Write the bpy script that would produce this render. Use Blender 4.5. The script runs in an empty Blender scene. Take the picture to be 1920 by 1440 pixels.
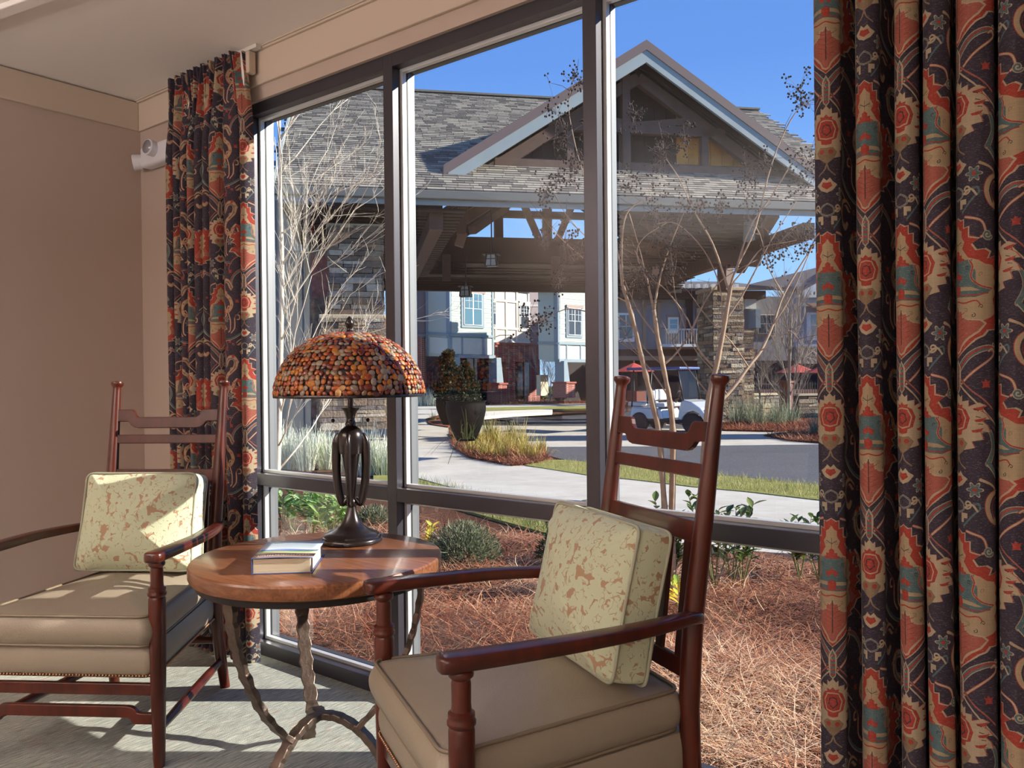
import bpy, bmesh, math, random
import numpy as np
from mathutils import Vector, Matrix, Quaternion
random.seed(7); rng = np.random.default_rng(7)
PI = math.pi
SC = bpy.context.scene
COL = SC.collection

# ---------------------------------------------------------------- camera
FPX = 1500.0
_p, _ro, _ya = (math.radians(v) for v in (-.3704, -.586, 37.78))
FW = Vector((-math.sin(_ya)*math.cos(_p), math.cos(_ya)*math.cos(_p), math.sin(_p)))
_r0 = Vector((math.cos(_ya), math.sin(_ya), 0)); _u0 = _r0.cross(FW)
RT = _r0*math.cos(_ro) + _u0*math.sin(_ro)
UP = _u0*math.cos(_ro) - _r0*math.sin(_ro)
EYE = Vector((0, 0, 1.10))
cam_data = bpy.data.cameras.new('camera'); cam = bpy.data.objects.new('camera', cam_data); COL.objects.link(cam)
cam_data.sensor_width = 36; cam_data.lens = FPX/1920*36; cam_data.clip_start = .02; cam_data.clip_end = 500
R3 = Matrix((RT, UP, -FW)).transposed()
cam.matrix_world = Matrix.Translation(EYE) @ R3.to_4x4()
SC.camera = cam

# ---------------------------------------------------------------- world, sun, lamps, exposure
SUN_DIR = Vector((1.36, 1.0, .80)).normalized()          # towards the sun
world = bpy.data.worlds.new('sky'); SC.world = world; world.use_nodes = True
nt = world.node_tree; nt.nodes.clear()
o_ = nt.nodes.new('ShaderNodeOutputWorld'); b_ = nt.nodes.new('ShaderNodeBackground')
g_ = nt.nodes.new('ShaderNodeTexCoord'); s_ = nt.nodes.new('ShaderNodeSeparateXYZ'); r_ = nt.nodes.new('ShaderNodeValToRGB')
nt.links.new(g_.outputs['Generated'], s_.inputs[0]); nt.links.new(s_.outputs['Z'], r_.inputs[0])
nt.links.new(r_.outputs[0], b_.inputs[0]); nt.links.new(b_.outputs[0], o_.inputs[0])
cr = r_.color_ramp; cr.elements[0].position = 0.0; cr.elements[0].color = (.42, .66, .94, 1)
cr.elements[1].position = 1.0; cr.elements[1].color = (.06, .14, .42, 1)
for pos, c in ((.10, (.29, .55, .90)), (.22, (.16, .37, .80)), (.36, (.11, .27, .70))):
    e = cr.elements.new(pos); e.color = (*c, 1)
b_.inputs[1].default_value = 1.32
sun_data = bpy.data.lights.new('sun', 'SUN'); sun = bpy.data.objects.new('sun', sun_data); COL.objects.link(sun)
sun_data.energy = 11.0; sun_data.angle = math.radians(.53); sun_data.color = (1, .93, .82)
sun.rotation_mode = 'QUATERNION'; sun.rotation_quaternion = SUN_DIR.to_track_quat('Z', 'Y'); sun.location = SUN_DIR*60
# added fill lamp just below the ceiling, out of view behind the camera
for i, (x, y, sx, sy, e) in enumerate([(1.6, -2.8, .7, .7, 14)]):
    ld = bpy.data.lights.new('fill_light_down', 'AREA'); ld.shape = 'RECTANGLE'; ld.size = sx; ld.size_y = sy
    ld.energy = e; ld.color = (1, .92, .84); lo = bpy.data.objects.new('fill_light_down', ld); lo.location = (x, y, 2.37); COL.objects.link(lo)
# added upward fill lamps in the unseen back, brightening ceiling and walls
for x, y, e in ((-2.9, -1.7, 120), (-1.3, -2.6, 130), (1.0, -3.0, 90)):
    ld = bpy.data.lights.new('fill_light_up', 'AREA'); ld.shape = 'DISK'; ld.size = .45; ld.energy = e; ld.color = (1, .93, .88)
    lo = bpy.data.objects.new('fill_light_up', ld); lo.location = (x, y, 1.75); lo.rotation_euler = (PI, 0, 0); COL.objects.link(lo)
SC.view_settings.view_transform = 'Standard'; SC.view_settings.look = 'None'; SC.view_settings.gamma = 1
SC.view_settings.use_curve_mapping = False; SC.view_settings.exposure = 0.0
SC.cycles.max_bounces = 10; SC.cycles.transparent_max_bounces = 24; SC.cycles.caustics_reflective = False
SC.cycles.caustics_refractive = False; SC.cycles.sample_clamp_indirect = 4; SC.cycles.use_denoising = True

# ---------------------------------------------------------------- camera-based surveying helpers
def ray(px, py): return FW + RT*((px-960)/FPX) + UP*((720-py)/FPX)
def atd(px, py, D): return EYE + ray(px, py)*D
def ony(px, py, y): d = ray(px, py); return EYE + d*(y/d.y)
def onz(px, py, z): d = ray(px, py); return EYE + d*((z-1.1)/d.z)
CF = Vector((-math.sin(_ya), math.cos(_ya), 0)); CR = Vector((math.cos(_ya), math.sin(_ya), 0))
def cw(X, D, z=0): return CF*D + CR*X + Vector((0, 0, z))       # survey coordinates: X to the right, D ahead
def hz(px): return 710.3 - .01023*(px-960)
def terr(D): return -.03 - .42*min(max((D-2.3)/11.7, 0), 1)
def terrw(p): return terr(p.x*CF.x + p.y*CF.y)
def G(px, py, off=0.0):
    d = ray(px, py); z = -.2
    for _ in range(12):
        t = (z-1.1)/d.z; p = EYE + d*t; z = terrw(p)
    p = EYE + d*((z+off-1.1)/d.z); return p

# ---------------------------------------------------------------- materials
MATS = {}
def srgb(r, g, b):
    f = lambda c: (c/255/12.92) if c/255 <= .04045 else ((c/255+.055)/1.055)**2.4
    return (f(r), f(g), f(b))
def mat(name, col=None, rough=.5, metal=0, spec=.5, noise=None, bump=None, coat=0, stretch=None, attr=None, two=None, sheen=0, trans=0, rand=0):
    if name in MATS: return MATS[name]
    m = bpy.data.materials.new(name); m.use_nodes = True; MATS[name] = m
    nt = m.node_tree; N = nt.nodes; L = nt.links; p = N['Principled BSDF']
    p.inputs['Roughness'].default_value = rough; p.inputs['Metallic'].default_value = metal
    p.inputs['Specular IOR Level'].default_value = spec
    if coat: p.inputs['Coat Weight'].default_value = coat; p.inputs['Coat Roughness'].default_value = .12
    if sheen: p.inputs['Sheen Weight'].default_value = sheen
    c = col or (.5, .5, .5)
    tc = N.new('ShaderNodeTexCoord'); mp = N.new('ShaderNodeMapping'); L.new(tc.outputs['Object'], mp.inputs[0])
    if stretch: mp.inputs['Scale'].default_value = stretch
    out = None
    if attr:
        a = N.new('ShaderNodeAttribute'); a.attribute_name = attr; out = a.outputs['Color']
    else:
        a = N.new('ShaderNodeRGB'); a.outputs[0].default_value = (*c, 1); out = a.outputs[0]
    if noise:
        n = N.new('ShaderNodeTexNoise'); n.inputs['Scale'].default_value = noise[0]; n.inputs['Detail'].default_value = 4
        L.new(mp.outputs[0], n.inputs['Vector'])
        r = N.new('ShaderNodeValToRGB'); L.new(n.outputs['Fac'], r.inputs[0])
        r.color_ramp.elements[0].position = .3; r.color_ramp.elements[1].position = .7
        k = noise[1]
        if two: r.color_ramp.elements[0].color = (*c, 1); r.color_ramp.elements[1].color = (*two, 1); out = r.outputs[0]
        else:
            r.color_ramp.elements[0].color = (1-k, 1-k, 1-k, 1); r.color_ramp.elements[1].color = (1+k, 1+k, 1+k, 1)
            mx = N.new('ShaderNodeMix'); mx.data_type = 'RGBA'; mx.blend_type = 'MULTIPLY'; mx.inputs['Factor'].default_value = 1
            L.new(out, mx.inputs['A']); L.new(r.outputs[0], mx.inputs['B']); out = mx.outputs['Result']
    if rand:
        oi = N.new('ShaderNodeObjectInfo'); mr = N.new('ShaderNodeMapRange'); L.new(oi.outputs['Random'], mr.inputs[0])
        mr.inputs['To Min'].default_value = 1-rand; mr.inputs['To Max'].default_value = 1+rand
        mx = N.new('ShaderNodeVectorMath'); mx.operation = 'SCALE'; L.new(out, mx.inputs[0]); L.new(mr.outputs[0], mx.inputs['Scale']); out = mx.outputs[0]
    L.new(out, p.inputs['Base Color'])
    if bump:
        n = N.new('ShaderNodeTexNoise'); n.inputs['Scale'].default_value = bump[0]; n.inputs['Detail'].default_value = 3
        L.new(mp.outputs[0], n.inputs['Vector'])
        b = N.new('ShaderNodeBump'); b.inputs['Strength'].default_value = bump[1]; b.inputs['Distance'].default_value = bump[2] if len(bump) > 2 else .01
        L.new(n.outputs['Fac'], b.inputs['Height']); L.new(b.outputs[0], p.inputs['Normal'])
    if trans:
        t = N.new('ShaderNodeBsdfTranslucent'); L.new(out, t.inputs[0]); mx = N.new('ShaderNodeMixShader'); mx.inputs[0].default_value = trans
        L.new(p.outputs[0], mx.inputs[1]); L.new(t.outputs[0], mx.inputs[2]); L.new(mx.outputs[0], N['Material Output'].inputs[0])
    return m

# ---------------------------------------------------------------- meshes
class MB:
    def __init__(s): s.v = []; s.f = []; s.c = []; s.uv = None; s.cur = None
    def face(s, idx):
        s.f.append(idx); s.c.append(s.cur)
    def box8(s, P):
        n = len(s.v); s.v += [tuple(p) for p in P]
        for q in ((0, 3, 2, 1), (4, 5, 6, 7), (0, 1, 5, 4), (1, 2, 6, 5), (2, 3, 7, 6), (3, 0, 4, 7)): s.face(tuple(n+i for i in q))
        return s
    def box(s, lo, hi, M=None):
        (a, b, c), (d, e, f) = lo, hi
        P = [(a, b, c), (d, b, c), (d, e, c), (a, e, c), (a, b, f), (d, b, f), (d, e, f), (a, e, f)]
        if M is not None: P = [M @ Vector(p) for p in P]
        return s.box8(P)
    def bar(s, a, b, w, h, up=(0, 0, 1)):                 # rectangular bar from a to b
        a = Vector(a); b = Vector(b); d = (b-a).normalized(); x = d.cross(Vector(up))
        if x.length < 1e-4: x = d.cross(Vector((1, 0, 0)))
        x.normalize(); y = x.cross(d).normalized(); x *= w/2; y *= h/2
        return s.box8([a-x-y, a+x-y, a+x+y, a-x+y, b-x-y, b+x-y, b+x+y, b-x+y])
    def tube(s, pts, rad, n=8, cap=True, flat=1.0, up=None):
        pts = [Vector(p) for p in pts]; m = len(pts)
        if not hasattr(rad, '__len__'): rad = [rad]*m
        base = len(s.v); prev = None
        for i, p in enumerate(pts):
            d = (pts[min(i+1, m-1)]-pts[max(i-1, 0)]).normalized()
            if prev is None:
                x = d.cross(Vector(up or (0, 0, 1)))
                if x.length < 1e-3: x = d.cross(Vector((0, 1, 0)))
            else: x = prev - d*prev.dot(d)
            x.normalize(); prev = x; y = d.cross(x)
            for k in range(n):
                a = 2*PI*k/n; s.v.append(tuple(p + x*(rad[i]*math.cos(a)) + y*(rad[i]*flat*math.sin(a))))
        for i in range(m-1):
            for k in range(n):
                a = base+i*n+k; b = base+i*n+(k+1) % n; s.face((a, b, b+n, a+n))
        if cap: s.face(tuple(base+k for k in range(n-1, -1, -1))); s.face(tuple(base+(m-1)*n+k for k in range(n)))
        return s
    def lathe(s, prof, c=(0, 0, 0), n=24, axis=None):     # prof: (radius, height)
        c = Vector(c); base = len(s.v); m = len(prof)
        Q = axis.to_track_quat('Z', 'Y') if axis is not None else None
        for r, z in prof:
            for k in range(n):
                a = 2*PI*k/n; q = Vector((r*math.cos(a), r*math.sin(a), z))
                if Q: q = Q @ q
                s.v.append(tuple(c+q))
        for i in range(m-1):
            for k in range(n):
                a = base+i*n+k; b = base+i*n+(k+1) % n; s.face((a, b, b+n, a+n))
        if prof[0][0] > 1e-5: s.face(tuple(base+k for k in range(n-1, -1, -1)))
        if prof[-1][0] > 1e-5: s.face(tuple(base+(m-1)*n+k for k in range(n)))
        return s
    def prism(s, poly, M, t):                             # poly 2D in local xy, extruded t along local z, placed by matrix M
        n = len(poly); b = len(s.v)
        for z in (0, t):
            for x, y in poly: s.v.append(tuple(M @ Vector((x, y, z))))
        s.face(tuple(b+i for i in range(n-1, -1, -1))); s.face(tuple(b+n+i for i in range(n)))
        for i in range(n): j = (i+1) % n; s.face((b+i, b+j, b+n+j, b+n+i))
        return s
    def grid(s, P):                                       # rows of points
        r = len(P); c = len(P[0]); b = len(s.v)
        for row in P: s.v += [tuple(p) for p in row]
        for i in range(r-1):
            for j in range(c-1): a = b+i*c+j; s.face((a, a+1, a+c+1, a+c))
        return s
    def poly(s, P): n = len(s.v); s.v += [tuple(p) for p in P]; s.face(tuple(range(n, n+len(P)))); return s
    def ball(s, c, r, n=8, m=5, sc=(1, 1, 1), Q=None):
        b = len(s.v); c = Vector(c)
        for i in range(m+1):
            th = PI*i/m
            for k in range(n):
                a = 2*PI*k/n; q = Vector((r*sc[0]*math.sin(th)*math.cos(a), r*sc[1]*math.sin(th)*math.sin(a), r*sc[2]*math.cos(th)))
                if Q: q = Q @ q
                s.v.append(tuple(c+q))
        for i in range(m):
            for k in range(n): a = b+i*n+k; e = b+i*n+(k+1) % n; s.face((a, a+n, e+n, e))
        return s
    def build(s, name, m, parent=None, smooth=False, bevel=0, label=None, kind=None, cat=None, group=None, auto=None, seg=2, subsurf=0, solid=0):
        me = bpy.data.meshes.new(name); V = s.v
        if parent is not None:
            Mi = FR[parent.name].inverted(); V = [tuple(Mi @ Vector(p)) for p in V] if Mi != Matrix() else V
        me.from_pydata(V, [], s.f); me.validate(clean_customdata=False)
        if any(c is not None for c in s.c) and len(me.polygons) == len(s.c):
            ca = me.color_attributes.new('col', 'FLOAT_COLOR', 'CORNER')
            buf = np.zeros((len(me.loops), 4), dtype=np.float32); buf[:, 3] = 1
            k = 0
            for f, c in zip(s.f, s.c):
                buf[k:k+len(f), :3] = c or (1, 1, 1); k += len(f)
            ca.data.foreach_set('color', buf.ravel())
        me.materials.append(m)
        if smooth:
            me.polygons.foreach_set('use_smooth', [True]*len(me.polygons))
            if auto: 
                try: me.set_sharp_from_angle(angle=math.radians(auto))
                except Exception: pass
        o = bpy.data.objects.new(name, me); COL.objects.link(o)
        if parent is not None: o.parent = parent; FR[o.name] = FR[parent.name]
        else: FR[o.name] = Matrix()
        if bevel:
            b = o.modifiers.new('bevel', 'BEVEL'); b.width = bevel; b.segments = seg; b.limit_method = 'ANGLE'; b.angle_limit = math.radians(35)
        if solid: q = o.modifiers.new('solid', 'SOLIDIFY'); q.thickness = solid
        if subsurf: q = o.modifiers.new('sub', 'SUBSURF'); q.levels = subsurf; q.render_levels = subsurf
        tag(o, label, cat, group, kind)
        return o
FR = {}
def tag(o, label=None, cat=None, group=None, kind=None):
    if label: o['label'] = label
    if cat: o['category'] = cat
    if group: o['group'] = group
    if kind: o['kind'] = kind
    return o
def thing(name, label, cat, loc=(0, 0, 0), rz=0, group=None):
    o = bpy.data.objects.new(name, None); COL.objects.link(o); o.location = loc; o.rotation_euler = (0, 0, rz); o.empty_display_size = .1
    FR[o.name] = Matrix.Translation(Vector(loc)) @ Matrix.Rotation(rz, 4, 'Z')
    return tag(o, label, cat, group)
def LM(o): return FR[o.name]
class LB(MB):                                             # a mesh builder whose numbers are in the parent's own frame
    def build(s, name, m, parent=None, **k):
        Mw = FR[parent.name]; s.v = [tuple(Mw @ Vector(p)) for p in s.v]; return MB.build(s, name, m, parent, **k)
def copy_tree(o, parent=None):
    c = o.copy(); COL.objects.link(c); c.parent = parent; FR[c.name] = FR.get(o.name, Matrix())
    for ch in list(o.children): copy_tree(ch, c)
    return c
def lerp(a, b, t): return a+(b-a)*t
def interp(xs, ys, x):
    return float(np.interp(x, xs, ys))
def cr_curve(pts, n=6):
    P = [Vector(p) for p in pts]; out = []
    for i in range(len(P)-1):
        p0 = P[max(i-1, 0)]; p1 = P[i]; p2 = P[i+1]; p3 = P[min(i+2, len(P)-1)]
        for k in range(n):
            t = k/n; out.append(.5*((2*p1)+(p2-p0)*t+(2*p0-5*p1+4*p2-p3)*t*t+(3*p1-p0-3*p2+p3)*t**3))
    out.append(P[-1]); return out
# ================================================================ the room
T = 1.914                                                 # inner face of the window frames
m_wall = mat('painted_wall', srgb(186, 167, 156), .85, noise=(3, .02), bump=(180, .05, .002))
m_band = mat('painted_band', srgb(200, 182, 166), .8, bump=(180, .04, .002))
m_ceil = mat('painted_ceiling', srgb(240, 233, 229), .85, bump=(160, .05, .002))
def carpet_mat():
    m = bpy.data.materials.new('carpet'); m.use_nodes = True; nt = m.node_tree; N = nt.nodes; L = nt.links; p = N['Principled BSDF']
    p.inputs['Roughness'].default_value = .95; p.inputs['Specular IOR Level'].default_value = .1
    tc = N.new('ShaderNodeTexCoord'); mp = N.new('ShaderNodeMapping'); mp.inputs['Rotation'].default_value = (0, 0, 0); mp.inputs['Scale'].default_value = (300, 16, 1)
    L.new(tc.outputs['Object'], mp.inputs[0])
    n = N.new('ShaderNodeTexNoise'); n.inputs['Scale'].default_value = 1; n.inputs['Detail'].default_value = 6; n.inputs['Roughness'].default_value = .75; L.new(mp.outputs[0], n.inputs['Vector'])
    r = N.new('ShaderNodeValToRGB'); L.new(n.outputs['Fac'], r.inputs[0]); e = r.color_ramp.elements
    e[0].position = .3; e[0].color = (*srgb(84, 88, 88), 1); e[1].position = .72; e[1].color = (*srgb(238, 236, 222), 1)
    x = e.new(.5); x.color = (*srgb(164, 168, 160), 1)
    mp2 = N.new('ShaderNodeMapping'); mp2.inputs['Rotation'].default_value = (0, 0, 0); mp2.inputs['Scale'].default_value = (170, 9, 1); L.new(tc.outputs['Object'], mp2.inputs[0])
    n2 = N.new('ShaderNodeTexNoise'); n2.inputs['Scale'].default_value = 1; n2.inputs['Detail'].default_value = 2; L.new(mp2.outputs[0], n2.inputs['Vector'])
    r2 = N.new('ShaderNodeValToRGB'); r2.color_ramp.elements[0].position = .66; r2.color_ramp.elements[1].position = .72; L.new(n2.outputs['Fac'], r2.inputs[0])
    mx = N.new('ShaderNodeMix'); mx.data_type = 'RGBA'; L.new(r2.outputs[0], mx.inputs['Factor']); L.new(r.outputs[0], mx.inputs['A']); mx.inputs['B'].default_value = (*srgb(176, 120, 100), 1)
    n3 = N.new('ShaderNodeTexNoise'); n3.inputs['Scale'].default_value = 420; L.new(tc.outputs['Object'], n3.inputs['Vector'])
    bp = N.new('ShaderNodeBump'); bp.inputs['Strength'].default_value = .8; bp.inputs['Distance'].default_value = .004
    ad = N.new('ShaderNodeMath'); L.new(n.outputs['Fac'], ad.inputs[0]); L.new(n3.outputs['Fac'], ad.inputs[1]); L.new(ad.outputs[0], bp.inputs['Height'])
    L.new(bp.outputs[0], p.inputs['Normal']); L.new(mx.outputs['Result'], p.inputs['Base Color'])
    return m
def struct(name, mb, m, **k): return mb.build(name, m, kind='structure', **k)
XL, XR, YB, ZC = -3.65, 2.6, -3.8, 2.403
struct('floor', MB().box((XL-.1, YB-.1, -.12), (XR+.1, 1.93, 0)), carpet_mat())
struct('ceiling', MB().box((XL-.1, YB-.1, ZC), (XR+.1, 2.12, ZC+.12)), m_ceil)
struct('wall_left', MB().box((XL-.12, YB, 0), (XL, 2.0, ZC)), m_wall)
struct('wall_back', MB().box((XL, YB-.12, 0), (XR, YB, ZC)), m_wall)
struct('wall_right', MB().box((XR, YB, 0), (XR+.12, 2.0, ZC)), m_wall)
wf = MB(); wf.box((XL-.1, 1.90, 0), (-2.815, 2.02, ZC)); wf.box((.47, 1.90, 0), (XR+.1, 2.02, ZC)); wf.box((-2.815, 1.90, 2.213), (.47, 2.02, ZC))
struct('wall_front', wf, m_wall)
# painted band below the ceiling, with a small cove on top
bb = MB(); bb.box((XL, 1.885, 2.266), (XR, 1.90, 2.396)); struct('trim_1', bb, m_band, bevel=.003)
bb = MB(); bb.box((XL, YB, 2.266), (XL+.016, 1.885, 2.396)); struct('trim_2', bb, m_band, bevel=.003)
bb = MB(); bb.box((XL+.016, 1.873, 2.392), (XR, 1.885, 2.403)); bb.box((XL+.016, 1.865, 2.3985), (XR, 1.873, 2.403)); struct('trim_3', bb, m_band, bevel=.002)
# a shallow batten on the ceiling
a = onz(0, 22, ZC-.01); b = onz(62, 0, ZC-.01); d = (b-a); d.z = 0; d.normalize(); bb = MB(); bb.bar(a-d*3, b+d*.3, .05, .02); struct('trim_4', bb, m_ceil, bevel=.004)
# narrow casing beside the window, lower half coloured pale for the sun on it
bb = MB(); bb.box((-2.838, 1.872, 0), (-2.812, 1.90, 1.335)); bb.box((-2.843, 1.866, 1.335), (-2.809, 1.902, 1.36)); struct('trim_5', bb, mat('sunlit_casing', srgb(226, 220, 200), .5), bevel=.002)

# ---------------------------------------------------------------- window wall
def alu_mat():
    return mat('dark_bronze_aluminium', srgb(58, 56, 64), .34, .35, noise=(60, .04), spec=.6)
m_alu = alu_mat(); m_alu_out = mat('grey_anodised_aluminium', srgb(112, 116, 120), .42, .3, spec=.5); m_bead = mat('bright_aluminium_bead', srgb(214, 216, 220), .35, .4)
m_gasket = mat('black_gasket', srgb(20, 20, 22), .6)
def glass_mat():
    m = bpy.data.materials.new('window_glass'); m.use_nodes = True; N = m.node_tree.nodes; L = m.node_tree.links; N.clear()
    o = N.new('ShaderNodeOutputMaterial'); t = N.new('ShaderNodeBsdfTransparent'); g = N.new('ShaderNodeBsdfGlossy'); ge = N.new('ShaderNodeNewGeometry'); dt = N.new('ShaderNodeVectorMath'); dt.operation = 'DOT_PRODUCT'; L.new(ge.outputs['Normal'], dt.inputs[0]); L.new(ge.outputs['Incoming'], dt.inputs[1])
    def mth(op, a, b=0, clamp=False):
        n = N.new('ShaderNodeMath'); n.operation = op; n.use_clamp = clamp
        for i, v in enumerate((a, b)):
            if hasattr(v, 'is_linked'): L.new(v, n.inputs[i])
            else: n.inputs[i].default_value = v
        return n.outputs[0]
    c = mth('ABSOLUTE', dt.outputs['Value']); fz = mth('ADD', mth('MULTIPLY', mth('POWER', mth('SUBTRACT', 1, c, True), 5), .92), .055, True); mx = N.new('ShaderNodeMixShader')
    t.inputs[0].default_value = (.97, .985, .98, 1); g.inputs['Roughness'].default_value = 0
    L.new(fz, mx.inputs[0]); L.new(t.outputs[0], mx.inputs[1]); L.new(g.outputs[0], mx.inputs[2]); L.new(mx.outputs[0], o.inputs[0]); return m
m_glass = glass_mat()
X0 = -2.845; mull = [-2.009, -1.198, -.387, .424]; HM = .0225
edges = [(-2.80, mull[0]-HM), (mull[0]+HM, mull[1]-HM), (mull[1]+HM, mull[2]-HM), (mull[2]+HM, mull[3]-HM)]
for i, (xa, xb) in enumerate(edges, 1):
    fr = thing('window_%d' % i, None, None, (xa, T, 0)); fr['kind'] = 'structure'
    def fbox(nm, lo, hi, m=m_alu, bev=.0015): return MB().box(lo, hi).build(nm, m, fr, bevel=bev)
    xo = X0 if i == 1 else xa-HM*2
    # left mullion / jamb (interior tube) and outer cover
    fbox('mullion', (xo, T, 0), (xa, T+.055, 2.213))
    fbox('mullion', (xo, T+.055, 0), (xa, T+.108, 2.213), m_alu_out)
    if i == 4: fbox('mullion', (xb, T, 0), (xb+HM*2, T+.108, 2.213))
    for z0, z1, nm in ((2.168, 2.213, 'window_head'), (.684, .730, 'transom'), (0, .053, 'window_sill')):
        fbox(nm, (xa, T, z0), (xb, T+.055, z1)); fbox(nm, (xa, T+.055, z0), (xb, T+.108, z1), m_alu)
    for z0, z1 in ((.053, .684), (.730, 2.168)):
        g = MB(); e = .012
        g.box((xa, T+.036, z0), (xa+e, T+.055, z1)); g.box((xb-e, T+.036, z0), (xb, T+.055, z1)); g.box((xa+e, T+.036, z0), (xb-e, T+.055, z0+e)); g.box((xa+e, T+.036, z1-e), (xb-e, T+.055, z1))
        g.build('glazing_bead', m_bead, fr, bevel=.001)
        g = MB(); e = .009
        g.box((xa, T+.055, z0), (xa+e, T+.066, z1)); g.box((xb-e, T+.055, z0), (xb, T+.066, z1)); g.box((xa+e, T+.055, z0), (xb-e, T+.066, z0+e)); g.box((xa+e, T+.055, z1-e), (xb-e, T+.066, z1))
        g.build('gasket', m_gasket, fr)
        MB().poly([(xa, T+.060, z0), (xb, T+.060, z0), (xb, T+.060, z1), (xa, T+.060, z1)]).build('pane', m_glass, fr)
# header and foundation outside the glass wall
struct('trim_6', MB().box((-6, T+.108, 2.21), (4, T+.125, 2.9)), mat('outer_fascia', srgb(120, 112, 100), .8))
# ================================================================ furniture
def wood_mat(name, c1, c2, rough, coat, scale):
    m = bpy.data.materials.new(name); m.use_nodes = True; N = m.node_tree.nodes; L = m.node_tree.links; p = N['Principled BSDF']
    tc = N.new('ShaderNodeTexCoord'); mp = N.new('ShaderNodeMapping'); mp.inputs['Scale'].default_value = scale; L.new(tc.outputs['Object'], mp.inputs[0])
    n = N.new('ShaderNodeTexNoise'); n.inputs['Scale'].default_value = 1; n.inputs['Detail'].default_value = 5; n.inputs['Distortion'].default_value = 1.2; L.new(mp.outputs[0], n.inputs['Vector'])
    r = N.new('ShaderNodeValToRGB'); r.color_ramp.elements[0].position = .32; r.color_ramp.elements[1].position = .68
    r.color_ramp.elements[0].color = (*c1, 1); r.color_ramp.elements[1].color = (*c2, 1); L.new(n.outputs['Fac'], r.inputs[0]); L.new(r.outputs[0], p.inputs['Base Color'])
    p.inputs['Roughness'].default_value = rough; p.inputs['Specular IOR Level'].default_value = .35; p.inputs['Coat Weight'].default_value = coat*.6; p.inputs['Coat Roughness'].default_value = .1
    return m
m_cherry = wood_mat('cherry_wood', srgb(52, 15, 7), srgb(78, 26, 12), .34, .4, (18, 18, 3))
m_tabletop = wood_mat('walnut_veneer', srgb(98, 58, 38), srgb(138, 90, 60), .30, .35, (4, 90, 60))
m_leather = mat('taupe_leather', srgb(144, 132, 116), .42, spec=.45, noise=(6, .04), bump=(420, .35, .002))
m_piping = mat('leather_piping', srgb(120, 106, 88), .4, bump=(300, .2, .001))
m_nail = mat('antique_brass', srgb(150, 112, 84), .3, .9)
def pillow_mat():
    m = bpy.data.materials.new('leaf_jacquard'); m.use_nodes = True; N = m.node_tree.nodes; L = m.node_tree.links; p = N['Principled BSDF']
    p.inputs['Roughness'].default_value = .75; p.inputs['Sheen Weight'].default_value = .2
    tc = N.new('ShaderNodeTexCoord')
    def vor(sc, feat, strx, dist=0, ang=0):
        mp = N.new('ShaderNodeMapping'); mp.inputs['Scale'].default_value = strx; mp.inputs['Rotation'].default_value = (0, ang, 0); L.new(tc.outputs['Object'], mp.inputs[0]); src = mp.outputs[0]
        nz = N.new('ShaderNodeTexNoise'); nz.inputs['Scale'].default_value = 30; L.new(tc.outputs['Object'], nz.inputs['Vector'])
        mm = N.new('ShaderNodeMix'); mm.data_type = 'RGBA'; mm.blend_type = 'LINEAR_LIGHT'; mm.inputs['Factor'].default_value = .02; L.new(src, mm.inputs['A']); L.new(nz.outputs['Color'], mm.inputs['B'])
        v = N.new('ShaderNodeTexVoronoi'); v.feature = feat; v.inputs['Scale'].default_value = sc; L.new(mm.outputs['Result'], v.inputs['Vector']); return v
    v1 = vor(34, 'F1', (1.5, 1, .8), ang=.6); v2 = vor(30, 'F1', (1, 1, 1.9), ang=-.5)
    def ramp(a, lo, hi, c0=0, c1=1):
        r = N.new('ShaderNodeMapRange'); r.inputs['From Min'].default_value = lo; r.inputs['From Max'].default_value = hi; r.inputs['To Min'].default_value = c0; r.inputs['To Max'].default_value = c1; L.new(a, r.inputs[0]); return r.outputs[0]
    a = ramp(v1.outputs['Distance'], .65, .67); b = ramp(v2.outputs['Distance'], .54, .56)
    mu = N.new('ShaderNodeMath'); mu.operation = 'MULTIPLY'; L.new(a, mu.inputs[0]); L.new(b, mu.inputs[1])
    # thin leaf outlines
    v3 = vor(62, 'DISTANCE_TO_EDGE', (1, 1, .7)); ln = ramp(v3.outputs['Distance'], .03, .06, 1, 0)
    nz = N.new('ShaderNodeTexNoise'); nz.inputs['Scale'].default_value = 55; L.new(tc.outputs['Object'], nz.inputs['Vector']); gate = ramp(nz.outputs['Fac'], .52, .56)
    m2 = N.new('ShaderNodeMath'); m2.operation = 'MULTIPLY'; L.new(ln, m2.inputs[0]); L.new(gate, m2.inputs[1])
    m3 = N.new('ShaderNodeMath'); m3.operation = 'MULTIPLY'; m3.inputs[1].default_value = .75; L.new(m2.outputs[0], m3.inputs[0])
    mx = N.new('ShaderNodeMath'); mx.operation = 'MAXIMUM'; mx.use_clamp = True; L.new(mu.outputs[0], mx.inputs[0]); L.new(m3.outputs[0], mx.inputs[1])
    c = N.new('ShaderNodeMix'); c.data_type = 'RGBA'; L.new(mx.outputs[0], c.inputs['Factor']); c.inputs['A'].default_value = (*srgb(200, 207, 176), 1); c.inputs['B'].default_value = (*srgb(168, 134, 104), 1)
    L.new(c.outputs['Result'], p.inputs['Base Color'])
    w = N.new('ShaderNodeTexNoise'); w.inputs['Scale'].default_value = 500; L.new(tc.outputs['Object'], w.inputs['Vector'])
    sb = N.new('ShaderNodeMath'); sb.operation = 'SUBTRACT'; L.new(w.outputs['Fac'], sb.inputs[0]); L.new(mx.outputs[0], sb.inputs[1])
    bp = N.new('ShaderNodeBump'); bp.inputs['Strength'].default_value = .5; bp.inputs['Distance'].default_value = .0015; L.new(sb.outputs[0], bp.inputs['Height']); L.new(bp.outputs[0], p.inputs['Normal'])
    return m
m_pillow = pillow_mat(); m_pipe2 = mat('pillow_piping', srgb(160, 160, 140), .7)

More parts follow.
